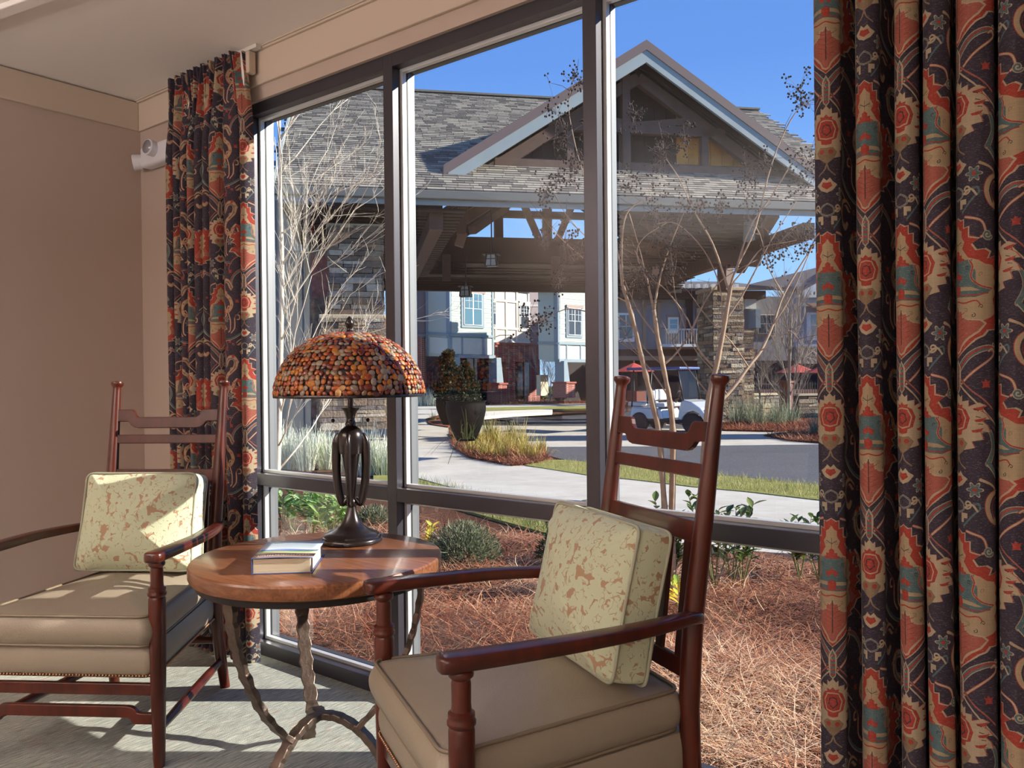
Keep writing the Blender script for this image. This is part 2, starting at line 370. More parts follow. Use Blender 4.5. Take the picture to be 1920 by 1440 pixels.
WF = .275
def post_x(z): return interp([0, .25, .595, 1.104], [.207, .200, .196, .202], z)
def post_y(z): return interp([0, .12, .25, .42, .595, 1.104], [.590, .562, .540, .537, .552, .623], z)
def rounded_rect_path(w0, w1, d0, d1, r, n=5):            # trapezoid plan outline, front width w0, rear w1
    pts = []
    cs = [(-w0+r, d0+r, PI, 1.5*PI), (w0-r, d0+r, 1.5*PI, 2*PI), (w1-r, d1-r, 0, .5*PI), (-w1+r, d1-r, .5*PI, PI)]
    for cx, cy, a0, a1 in cs:
        for k in range(n+1): a = lerp(a0, a1, k/n); pts.append((cx+r*math.cos(a), cy+r*math.sin(a)))
    return pts
def pad(mb, path, z0, z1, crown, bulge, rings=6):         # a stuffed pad on a closed plan outline
    cx = sum(p[0] for p in path)/len(path); cy = sum(p[1] for p in path)/len(path); rows = []
    for k in range(rings+1):
        t = k/rings; z = lerp(z0, z1, t); b = bulge*math.sin(PI*t)**.7 if 0 < t < 1 else 0
        rows.append([(cx+(x-cx)*(1+b/.25), cy+(y-cy)*(1+b/.25), z) for x, y in path])
    n = len(path); base = len(mb.v)
    for r in rows: mb.v += r
    for i in range(rings):
        for k in range(n): a = base+i*n+k; e = base+i*n+(k+1) % n; mb.face((a, e, e+n, a+n))
    last = base+rings*n
    for q, s in enumerate((.93, .8, .6, .35)):
        h = crown*(1-(s**2)) + z1
        mb.v += [(cx+(x-cx)*s, cy+(y-cy)*s, h) for x, y in path]
        b2 = base+(rings+1+q)*n
        for k in range(n): mb.face((last+k, last+(k+1) % n, b2+(k+1) % n, b2+k))
        last = b2
    mb.v.append((cx, cy, z1+crown)); c = len(mb.v)-1
    for k in range(n): mb.face((last+k, last+(k+1) % n, c))
    mb.face(tuple(base+k for k in range(n-1, -1, -1)))
def make_chair(loc, rz, label):
    t = thing('ladderback_armchair', label, 'chair', loc, rz, 'cherry armchairs by the window')
    for s in (-1, 1):                                     # turned front legs
        x = s*WF; m = LB()
        prof = [(.0145, 0), (.0165, .02), (.019, .12), (.0225, .30), (.0238, .44), (.0238, .482), (.0215, .488), (.026, .493), (.0262, .499), (.0235, .503), (.0245, .508), (.0242, .513), (.0185, .517), (.0175, .53), (.0178, .565), (.0165, .572), (.0225, .578), (.0235, .584), (.021, .590), (.015, .594)]
        m.lathe(prof, (x, 0, 0), 28).build('leg', m_cherry, t, smooth=True, auto=50)
    for s in (-1, 1):                                     # raked rear posts, round above, tapering, with a turned cap
        m = LB(); zs = [0, .05, .12, .2, .3, .4, .5, .595, .7, .8, .9, 1.0, 1.075]
        m.tube([(s*post_x(z), post_y(z), z) for z in zs], [.017, .018, .020, .021, .022, .0225, .0225, .0225, .0215, .020, .0178, .0155, .0138], 20)
        m.build('leg', m_cherry, t, smooth=True, auto=50)
        m = LB(); ax = Vector((0, .137, 1)).normalized()
        m.lathe([(.0138, 0), (.0145, .004), (.0138, .008), (.0165, .013), (.0205, .018), (.0215, .024), (.0205, .029), (.014, .032), (0, .033)], (s*post_x(1.075), post_y(1.075), 1.073), 24, ax)
        m.build('finial', m_cherry, t, smooth=True, auto=50)
    for s in (-1, 1):                                     # arms
        m = LB(); pl = cr_curve([(s*(WF+.004), -.045, 0), (s*(WF+.008), 0, 0), (s*(WF+.010), .12, 0), (s*(WF+.004), .28, 0), (s*(WF-.022), .42, 0), (s*.222, .525, 0), (s*.208, .556, 0)], 5)
        rows = []; n = len(pl)
        for i, q in enumerate(pl):
            u = i/(n-1); d = (pl[min(i+1, n-1)]-pl[max(i-1, 0)]).normalized(); nx = Vector((d.y, -d.x, 0))
            w = interp([0, .03, .08, .2, .6, 1], [.012, .022, .0275, .0265, .021, .014], u); h = interp([0, .03, .1, .5, 1], [.011, .015, .0155, .0135, .012], u)
            zc = interp([0, .15, .5, .8, 1], [.606, .607, .606, .599, .590], u); cpt = Vector((q.x, q.y, zc)); row = []
            for a in range(16):
                th = 2*PI*a/16; cx = math.copysign(abs(math.cos(th))**.45, math.cos(th)); cz = math.copysign(abs(math.sin(th))**.45, math.sin(th))
                row.append(cpt+nx*(w*cx)+Vector((0, 0, h*cz)))
            rows.append(row)
        b = len(m.v)
        for r in rows: m.v += [tuple(p) for p in r]
        for i in range(n-1):
            for k in range(16): a = b+i*16+k; e = b+i*16+(k+1) % 16; m.face((a, a+16, e+16, e))
        m.face(tuple(b+k for k in range(16))); m.face(tuple(b+(n-1)*16+k for k in range(15, -1, -1)))
        m.build('arm', m_cherry, t, smooth=True, auto=60)
    # ladder slats: upper one with a dropped, notched middle, lower one straight
    def slat(z, prof, nm):
        m = LB(); y = post_y(z); x = post_x(z)-.012; Mx = Matrix.Translation((0, y+.007, z)) @ Matrix.Rotation(PI/2-.137, 4, 'X')
        m.prism([(u*x, v) for u, v in prof], Mx, .014); m.build(nm, m_cherry, t, bevel=.0025)
    up = [(-1, -.020), (-.80, -.020), (-.77, -.022), (-.72, -.034), (-.66, -.041), (-.58, -.044), (.58, -.044), (.66, -.041), (.72, -.034), (.77, -.022), (.80, -.020), (1, -.020), (1, .024), (.72, .024), (.70, .023), (.67, .018), (.64, .006), (.60, -.002), (.56, -.004), (-.56, -.004), (-.60, -.002), (-.64, .006), (-.67, .018), (-.70, .023), (-.72, .024), (-1, .024)]
    slat(.977, up, 'slat'); slat(.894, [(-1.03, -.016), (1.03, -.016), (1.03, .016), (-1.03, .016)], 'slat')
    slat(.765, [(-1.03, -.024), (1.03, -.024), (1.03, .022), (-1.03, .022)], 'back_rail'); slat(.475, [(-1.03, -.02), (1.03, -.02), (1.03, .02), (-1.03, .02)], 'back_rail')
    for u in (-.155, -.08, 0, .08, .155):
        m = LB(); m.bar((u, post_y(.47), .47), (u, post_y(.75), .75), .024, .012, (0, 1, 0)); m.build('spindle', m_cherry, t, bevel=.002)
    # seat
    path = rounded_rect_path(.262, .192, -.012, .548, .028)
    m = LB(); pad(m, path, .258, .348, .004, .010); m.build('seat_apron', m_leather, t, smooth=True, auto=60)
    m = LB()
    for i in range(len(path)):
        a = Vector(path[i]); b = Vector(path[(i+1) % len(path)]); L_ = (b-a).length; k = max(1, int(L_/.0095))
        for j in range(k): q = a.lerp(b, j/k); m.ball((q.x*1.035, .26+(q.y-.26)*1.032, .266), .0046, 6, 4)
    m.build('nail_trim', m_nail, t, smooth=True, kind='stuff')
    path2 = rounded_rect_path(.258, .188, -.028, .520, .03)
    m = LB(); pad(m, path2, .352, .435, .040, .016, 8); cu = m.build('seat_cushion', m_leather, t, smooth=True, auto=70)
    for z, sc in ((.354, 1.01), (.437, 1.008)):
        m = LB(); P = [(x*sc, .246+(y-.246)*sc, z) for x, y in path2]; P.append(P[0]); m.tube(P, .0042, 8, cap=False); m.build('piping', m_piping, cu, smooth=True)
    # stretchers
    def rod(a, b, r=.0125):
        m = LB(); A = Vector(a); B = Vector(b); m.tube([A.lerp(B, k/8) for k in range(9)], [r*.8, r, r*1.15, r*1.2, r*1.2, r*1.2, r*1.15, r, r*.8], 14); m.build('stretcher', m_cherry, t, smooth=True, auto=50)
    rod((-WF, .0, .105), (-post_x(.1), post_y(.1), .105)); rod((WF, 0, .105), (post_x(.1), post_y(.1), .105))
    rod((-post_x(.17), post_y(.17), .18), (post_x(.17), post_y(.17), .18))
    Mx = Matrix.Translation((0, .008, .222)) @ Matrix.Rotation(PI/2, 4, 'X')
    m = LB(); m.prism([(-.262, -.017), (.262, -.017), (.262, .017), (-.262, .017)], Mx, .016); m.build('front_rail', m_cherry, t, bevel=.003)
    low = [(-1, -.028), (-.80, -.028), (-.765, -.026), (-.735, -.014), (-.70, -.010), (.70, -.010), (.735, -.014), (.765, -.026), (.80, -.028), (1, -.028), (1, .004), (.86, .004), (.82, .006), (.79, .016), (.75, .022), (.70, .024), (-.70, .024), (-.75, .022), (-.79, .016), (-.82, .006), (-.86, .004), (-1, .004)]
    Mx = Matrix.Translation((0, .008, .150)) @ Matrix.Rotation(PI/2, 4, 'X')
    m = LB(); m.prism([(u*.262, v) for u, v in low], Mx, .016); m.build('front_rail', m_cherry, t, bevel=.003)
    return t
def make_pillow(chair_loc, rz, label, off=(0, .425, 0), w=.198, h=.165, th=.058, tilt=.22, zc=.625, roll=0.0, seed=1):
    rr = random.Random(seed)
    M0 = Matrix.Translation(chair_loc) @ Matrix.Rotation(rz, 4, 'Z') @ Matrix.Translation((off[0], off[1], zc)) @ Matrix.Rotation(-tilt, 4, 'X') @ Matrix.Rotation(roll, 4, 'Y')
    o = thing('throw_pillow', label, 'pillow'); o.matrix_world = M0; FR[o.name] = M0
    n = 30
    def outline(u):                                       # rounded rectangle, slightly drawn-in sides, pointed lower corners
        pass
    def edge(a):
        c, s_ = math.cos(a), math.sin(a); e = .20
        x = math.copysign(abs(c)**e, c); z = math.copysign(abs(s_)**e, s_)
        k = 1-.035*math.cos(2*a)**2
        if z < 0: x *= 1+.05*(-z)
        return x*w*k, z*h*k
    rings = []
    N = 72
    def ringpts(sc, y, wob=0): 
        out = []
        for k in range(N):
            a = 2*PI*k/N; x, z = edge(a); out.append((x*sc, y+wob*math.sin(5*a+seed)+.3*wob*math.sin(11*a), z*sc))
        return out
    prof = [(0.02, -th-.042), (.3, -th-.038), (.55, -th-.028), (.78, -th-.013), (.92, -th+.004), (.985, -th+.014), (1.0, -th+.018), (1.004, -th+.022), (1.012, -.3*th), (1.014, .2*th), (1.004, th-.022), (1.0, th-.018), (.985, th-.014), (.92, th-.006), (.78, th+.006), (.5, th+.014), (.02, th+.018)]
    m = LB(); base = 0
    for i, (sc, y) in enumerate(prof):
        m.v += ringpts(sc, y, .0022 if .5 < sc < 1 else 0)
    for i in range(len(prof)-1):
        for k in range(N): a = i*N+k; e = i*N+(k+1) % N; m.face((a, e, e+N, a+N))
    m.face(tuple(range(N-1, -1, -1))); m.face(tuple((len(prof)-1)*N+k for k in range(N)))
    pc = m.build('pillow_cover', m_pillow, o, smooth=True)
    dm = bpy.data.textures.new('wrinkle', 'CLOUDS'); dm.noise_scale = .09; q = pc.modifiers.new('w', 'DISPLACE'); q.texture = dm; q.strength = .018; q.mid_level = .5; q.texture_coords = 'GLOBAL'
    for y in (-th+.018, th-.018):
        m = LB(); P = ringpts(1.012, y); P.append(P[0]); m.tube(P, .0038, 8, cap=False); m.build('piping', m_pipe2, o, smooth=True)
    return o
CHL = ((-2.436, 1.028, 0), .585); CHR = ((-1.178, 1.187, 0), -.505)
make_chair(*CHL, 'cherry wood armchair with taupe leather seat in the corner by the drawn curtain')
make_chair(*CHR, 'cherry wood armchair with taupe leather seat between the side table and the long right curtain')
make_pillow(*CHL, 'green leaf pattern pillow on the armchair in the room corner', seed=1)
make_pillow(*CHR, 'green leaf pattern pillow on the armchair nearest the long curtain', seed=4, tilt=.24)

# ---------------------------------------------------------------- round side table
TC = Vector((-1.847, 1.469, 0)); TR = .351; TH = .60
tb = thing('side_table', 'round walnut side table on hammered iron legs between the two armchairs', 'table', TC)
m_iron = mat('hammered_iron', srgb(92, 78, 70), .42, .7, noise=(30, .25), bump=(70, .5, .004))
m = LB(); m.lathe([(0, TH-.042), (TR-.010, TH-.042), (TR-.003, TH-.038), (TR, TH-.030), (TR, TH-.006), (TR-.003, TH-.001), (TR-.006, TH), (0, TH)], (0, 0, 0), 96); m.build('table_top', m_tabletop, tb, smooth=True, auto=30)
m = LB(); m.lathe([(TR-.04, TH-.060), (TR-.018, TH-.060), (TR-.018, TH-.042), (TR-.04, TH-.042)], (0, 0, 0), 72); m.build('apron_ring', mat('blackened_steel', srgb(36, 32, 32), .5, .6), tb, smooth=True, auto=30)
phi0 = math.radians(153)
for k in range(3):
    a = phi0+k*2*PI/3; d = Vector((math.cos(a), math.sin(a), 0)); sd = Vector((-d.y, d.x, 0))
    key = [(.300, TH-.045), (.292, .47), (.268, .37), (.228, .27), (.175, .18), (.108, .105)]
    P = cr_curve([d*r+Vector((0, 0, z)) for r, z in key], 7); m = LB(); n = len(P); b = 0
    for i, q in enumerate(P):                              # flat bar, hammered waves along its edges
        dd = (P[min(i+1, n-1)]-P[max(i-1, 0)]).normalized(); nn = dd.cross(sd).normalized(); wv = .0035*math.sin(i*1.9)
        w = .0185+wv; h = .0075+.0012*math.sin(i*1.9+1)
        m.v += [tuple(q-sd*w-nn*h), tuple(q+sd*w-nn*h), tuple(q+sd*w+nn*h), tuple(q-sd*w+nn*h)]
    for i in range(n-1):
        for c in range(4): e = (c+1) % 4; m.face((i*4+c, i*4+e, i*4+4+e, i*4+4+c))
    m.face((3, 2, 1, 0)); m.face(tuple((n-1)*4+c for c in range(4))); m.build('leg', m_iron, tb, bevel=.002)
    P = cr_curve([(0, 0, .140), d*.05+Vector((0, 0, .136)), d*.108+Vector((0, 0, .105)), d*.155+Vector((0, 0, .055)), d*.185+Vector((0, 0, .004))], 6); m = LB(); n = len(P)
    for i, q in enumerate(P):
        dd = (P[min(i+1, n-1)]-P[max(i-1, 0)]).normalized(); nn = dd.cross(sd).normalized(); w = .0165+.002*math.sin(i*2.1)+.008*max(0, i-n*.75)/n*3; h = .010
        m.v += [tuple(q-sd*w-nn*h), tuple(q+sd*w-nn*h), tuple(q+sd*w+nn*h), tuple(q-sd*w+nn*h)]
    for i in range(n-1):
        for c in range(4): e = (c+1) % 4; m.face((i*4+c, i*4+e, i*4+4+e, i*4+4+c))
    m.face((3, 2, 1, 0)); m.face(tuple((n-1)*4+c for c in range(4))); m.build('foot', m_iron, tb, bevel=.003)

# ---------------------------------------------------------------- pebble lamp
LC = Vector((-1.915, 1.652, TH)); lamp = thing('table_lamp', 'bronze table lamp with an amber pebble dome shade on the walnut side table', 'lamp', LC)
m_bronze = mat('dark_bronze', srgb(40, 32, 32), .28, .55, noise=(20, .2), coat=.35)
DL = (LC-EYE).dot(FW); hl = hz(660)
def lz(py): return 1.1+(hl-py)/FPX*DL - TH
def lr(px): return px/FPX*DL
m = LB(); m.lathe([(0, 0), (.090, 0), (.0935, .004), (.0935, .012), (.090, .017), (.085, .019), (.0845, .024), (.078, .029), (.070, .033), (.052, .041), (.036, .052), (.027, .066), (.0205, .082), (.0155, .100), (.0135, .110)], (0, 0, 0), 64)
m.lathe([(.0135, .110), (.018, .113), (.0185, .119), (.0135, .122), (.0145, .126), (.0125, .130), (.012, .134)], (0, 0, 0), 40); m.build('base', m_bronze, lamp, smooth=True, auto=40)
zb, zt = .130, lz(800)
m = LB(); m.lathe([(.010, zb), (.013, zb+.03), (.019, zb+.08), (.026, zb+.13), (.0325, zb+.17), (.036, lz(850)), (.039, lz(835)), (.0405, lz(822)), (.038, lz(812)), (.031, lz(805)), (.022, lz(801)), (.0155, lz(798)), (.0175, lz(795)), (.0155, lz(792)), (.0125, lz(787)), (.0135, lz(782)), (.019, lz(772)), (.0285, lz(766)), (.029, lz(764)), (.010, lz(764))], (0, 0, 0), 48); m.build('body', m_bronze, lamp, smooth=True, auto=50)
for k in range(4):                                         # open loops around the vase
    a = math.radians(38+90*k); d = Vector((math.cos(a), math.sin(a), 0))
    P = cr_curve([d*.034+Vector((0, 0, lz(813))), d*.042+Vector((0, 0, lz(826))), d*.0455+Vector((0, 0, lz(850))), d*.0455+Vector((0, 0, lz(885))), d*.039+Vector((0, 0, lz(918))), d*.028+Vector((0, 0, lz(943))), d*.0125+Vector((0, 0, zb+.004))], 7)
    m = LB(); n = len(P); m.tube(P, [interp([0, .2, .8, 1], [.006, .0098, .008, .004], i/(n-1)) for i in range(n)], 12, flat=1.5, up=d); m.build('loop', m_bronze, lamp, smooth=True)
m = LB(); m.lathe([(.0085, lz(765)), (.0085, lz(735)), (.0085, lz(628))], (0, 0, 0), 20); m.build('pole', m_bronze, lamp, smooth=True, auto=40)
# dome
RS = lr(137); z0 = lz(740); HS = lz(625)-z0
def dome(t): return RS*math.cos(t*PI/2)**.86 if t < 1 else 0, z0+HS*math.sin(t*PI/2)**1.05   # t 0 rim -> 1 top
m_shade = mat('shade_solder', srgb(70, 62, 66), .45, .3, trans=.25)
m = LB(); m.lathe([(max(.014, dome(t)[0]-.004), dome(t)[1]) for t in np.linspace(0, .97, 20)], (0, 0, 0), 72); sh = m.build('shade', m_shade, lamp, smooth=True)
sh.modifiers.new('s', 'SOLIDIFY').thickness = .002
m = LB(); m.lathe([(RS-.004, z0-.007), (RS+.003, z0-.007), (RS+.0045, z0-.002), (RS+.003, z0+.002), (RS-.004, z0+.002)], (0, 0, 0), 96); m.build('shade_rim', m_bronze, lamp, smooth=True, auto=40)
m = LB(); zt = z0+HS; m.lathe([(.030, zt-.006), (.033, zt-.002), (.026, zt+.003), (.012, zt+.006), (.008, zt+.012), (.010, zt+.018), (.0135, zt+.026), (.014, zt+.032), (.010, zt+.042), (.005, zt+.050), (0, zt+.053)], (0, 0, 0), 28); m.build('finial', m_bronze, lamp, smooth=True, auto=60)
def peb_mat():
    m = bpy.data.materials.new('agate_pebble'); m.use_nodes = True; N = m.node_tree.nodes; L = m.node_tree.links; p = N['Principled BSDF']
    a = N.new('ShaderNodeAttribute'); a.attribute_name = 'col'
    tc = N.new('ShaderNodeTexCoord'); nz = N.new('ShaderNodeTexNoise'); nz.inputs['Scale'].default_value = 90; nz.inputs['Distortion'].default_value = 2; L.new(tc.outputs['Object'], nz.inputs['Vector'])
    mr = N.new('ShaderNodeMapRange'); mr.inputs['From Min'].default_value = .3; mr.inputs['From Max'].default_value = .7; mr.inputs['To Min'].default_value = .5; mr.inputs['To Max'].default_value = 1.1; L.new(nz.outputs['Fac'], mr.inputs[0])
    sc = N.new('ShaderNodeVectorMath'); sc.operation = 'SCALE'; L.new(a.outputs['Color'], sc.inputs[0]); L.new(mr.outputs[0], sc.inputs['Scale']); L.new(sc.outputs[0], p.inputs['Base Color'])
    p.inputs['Roughness'].default_value = .16; p.inputs['Coat Weight'].default_value = .4
    t = N.new('ShaderNodeBsdfTranslucent'); L.new(sc.outputs[0], t.inputs[0]); mx = N.new('ShaderNodeMixShader'); mx.inputs[0].default_value = .26
    L.new(p.outputs[0], mx.inputs[1]); L.new(t.outputs[0], mx.inputs[2]); L.new(mx.outputs[0], N['Material Output'].inputs[0]); return m
m_peb = peb_mat()
pcols = [srgb(*c) for c in ((188, 84, 38), (206, 122, 60), (132, 52, 36), (206, 152, 100), (190, 172, 148), (158, 98, 72), (98, 44, 38), (222, 140, 52), (166, 138, 114), (134, 66, 48), (176, 154, 138), (204, 104, 46))]
prots = []
for i in range(24):
    mb = MB(); mb.cur = pcols[i % 12]; mb.ball((0, 0, 0), 1, 9, 6, (1, .82+.25*rng.random(), .55)); 
    me_o = mb.build('pebble_stock', m_peb, None, smooth=True); prots.append(me_o.data); bpy.data.objects.remove(me_o)
spots = []; t = .035; tot = 0
while t < .93:
    r, z = dome(t); s_ = interp([0, .05, .9], [.0098, .0100, .0092], t); n = max(4, int(2*PI*r/(s_*1.78))); off = rng.random()
    for k in range(n): spots.append((t+rng.normal()*.006, (k+off+rng.normal()*.10)/n*2*PI, s_*(1+rng.normal()*.16)))
    t += s_*1.66/(RS*1.12)*(.98)/1.0*.80
def facing(sp):
    r, z = dome(sp[0]); q = Vector((r*math.cos(sp[1]), r*math.sin(sp[1]), 0)); nrm = Vector((q.x, q.y, (z-z0)*.8)).normalized(); return nrm.dot((EYE-(LC+q)).normalized())
spots.sort(key=lambda s_: -facing(s_)); rest = MB()
for i, (t, a, s_) in enumerate(spots):
    r, z = dome(max(.01, t)); r2, z2 = dome(max(.01, t)+.02); tg = Vector((r2-r, 0, z2-z)).normalized(); nl = Vector((tg.z, 0, -tg.x))
    Rz = Matrix.Rotation(a, 3, 'Z'); nrm = Rz @ nl; p = Rz @ Vector((r, 0, z)) + nrm*.0012
    q = nrm.to_track_quat('Z', 'Y') @ Quaternion((0, 0, 1), rng.random()*PI); sx = s_*(1+.16*rng.random()); sy = s_*(.95-.1*rng.random())
    if i < 290:
        o = bpy.data.objects.new('pebble', prots[int(rng.integers(24))]); COL.objects.link(o); o.parent = lamp; o.location = p; o.rotation_mode = 'QUATERNION'; o.rotation_quaternion = q; o.scale = (sx, sy, s_*.75)
    else:
        rest.cur = pcols[int(rng.integers(12))]; rest.ball(LC+p, 1, 7, 4, (sx, sy, s_*.42), q)
rest.build('pebbles', m_peb, lamp, smooth=True, kind='stuff')
for a in (200, 320, 80):                                   # pull chains
    d = Vector((math.cos(math.radians(a)), math.sin(math.radians(a)), 0))*.062; m = LB(); z = z0+.03
    while z > lz(786): m.ball(d+Vector((0, 0, z)), .0013, 5, 4); z -= .0032
    m.ball(d+Vector((0, 0, lz(789))), .0062, 14, 10); m.build('pull_chain', m_bronze, lamp, smooth=True)

# ---------------------------------------------------------------- book
A = onz(471, 1078, TH); B = onz(586, 1074.5, TH); C_ = onz(597, 1042, TH); ux = (B-A); W_ = ux.length; ux.normalize(); uy = Vector((-ux.y, ux.x, 0)); D_ = .215; HB = .042
bk = thing('book', 'thick hardcover book in a pale landscape jacket on the side table', 'book', A, math.atan2(ux.y, ux.x))
m_cover = mat('book_cover_blue', srgb(60, 72, 120), .4)
m = LB(); m.box((.004, .004, .0025), (W_-.006, D_-.004, HB-.0035)); m.build('pages', mat('book_pages', srgb(214, 206, 182), .8, stretch=(1, 1, 900), noise=(1, .12), bump=(1, .4, .002)), bk)
m = LB(); m.box((0, 0, 0), (W_, D_, .0025)); m.box((0, 0, .0025), (.0025, D_, HB)); m.build('cover', m_cover, bk, bevel=.0008)
def jacket_img():
    w, h = 256, 352; im = np.zeros((h, w, 4), np.float32); im[..., 3] = 1; yy, xx = np.mgrid[0:h, 0:w]; v = yy/h; u = xx/w      # v up the cover (0 = foot)
    def put(mask, c): im[mask, :3] = np.array(c)/255
    put(v >= 0, (214, 226, 240)); sky = np.clip((v-.5)/.5, 0, 1)[..., None]; im[..., :3] = im[..., :3]*(1-sky*.3)+np.array([150, 205, 235])/255*sky*.3
    put(v < .47+.02*np.sin(u*5), (92, 118, 200)); put(v < .41+.01*np.sin(u*9), (96, 104, 120)); put(v < .37+.03*np.sin(u*4+2), (150, 190, 120)); put(v < .30+.03*np.sin(u*7), (196, 184, 160)); put(v < .24, (130, 118, 112)); put(v < .08, (170, 140, 130)); put(v < .03, (60, 72, 120))
    # white printed title strokes, too small to read
    x = 18
    while x < 236:
        wd = int(rng.integers(5, 11)); k = int(rng.integers(3))
        m_ = (xx >= x) & (xx < x+2) & (v > .12) & (v < .19); m_ |= (xx >= x) & (xx < x+wd) & (np.abs(v-(.12, .155, .188)[k]) < .006); put(m_, (240, 238, 232)); x += wd+4
    for j in range(5): put((np.abs(xx-(40+j*9)) < 3) & (np.abs(yy-300+j*2) < 7-j), (90, 96, 110))
    img = bpy.data.images.new('book_jacket', w, h, float_buffer=False); img.pixels.foreach_set(im.ravel()); img.pack(); return img
def img_mat(name, img, rough, uvn='UVMap', interp_='Linear'):
    m = bpy.data.materials.new(name); m.use_nodes = True; N = m.node_tree.nodes; L = m.node_tree.links; p = N['Principled BSDF']; p.inputs['Roughness'].default_value = rough
    uv = N.new('ShaderNodeUVMap'); uv.uv_map = uvn; t = N.new('ShaderNodeTexImage'); t.image = img; t.extension = 'REPEAT'; L.new(uv.outputs[0], t.inputs[0]); L.new(t.outputs[0], p.inputs['Base Color']); return m, t
mj, _ = img_mat('book_jacket', jacket_img(), .3)
m = LB(); n = 8; P = []
for j in range(2): P.append([(lerp(-.001, W_+.001, k/n), j*D_, HB-.0005+.0035*math.sin(PI*min(1, k/n*1.2))*.6) for k in range(n+1)])
m.grid(P); jo = m.build('jacket', mj, bk, smooth=True, solid=.0015)
uvl = jo.data.uv_layers.new(name='UVMap')
for li in jo.data.loops:
    co = FR[bk.name] @ Vector((0, 0, 0)); v = jo.data.vertices[li.vertex_index].co; uvl.data[li.index].uv = (v.x/W_, v.y/D_)

# ---------------------------------------------------------------- emergency light on the wall
e0 = ony(292, 300, 1.9); em = thing('emergency_light', 'white twin-head emergency light on the wall beside the drawn curtain', 'light fixture', (e0.x+.08, 1.9, e0.z))
m_pl = mat('white_plastic', srgb(226, 224, 232), .4)
m = LB(); m.box((-.11, -.062, -.045), (.13, 0, .05)); m.build('housing', m_pl, em, bevel=.018, seg=4)
for x, y, z in ((-.145, -.055, -.012), (.02, -.08, .02)):
    ax = Vector((-.55, -.8, -.15) if x < 0 else (.1, -1, .1)).normalized(); hd = LB().lathe([(.020, -.03), (.034, -.022), (.036, .012), (.033, .016)], (x, y, z), 28, ax).build('lamp_head', m_pl, em, smooth=True, auto=40)
    LB().lathe([(.031, .013), (.030, .017), (0, .019)], (x, y, z), 28, ax).build('lens', mat('lamp_lens', srgb(150, 150, 160), .1, .3), hd, smooth=True)
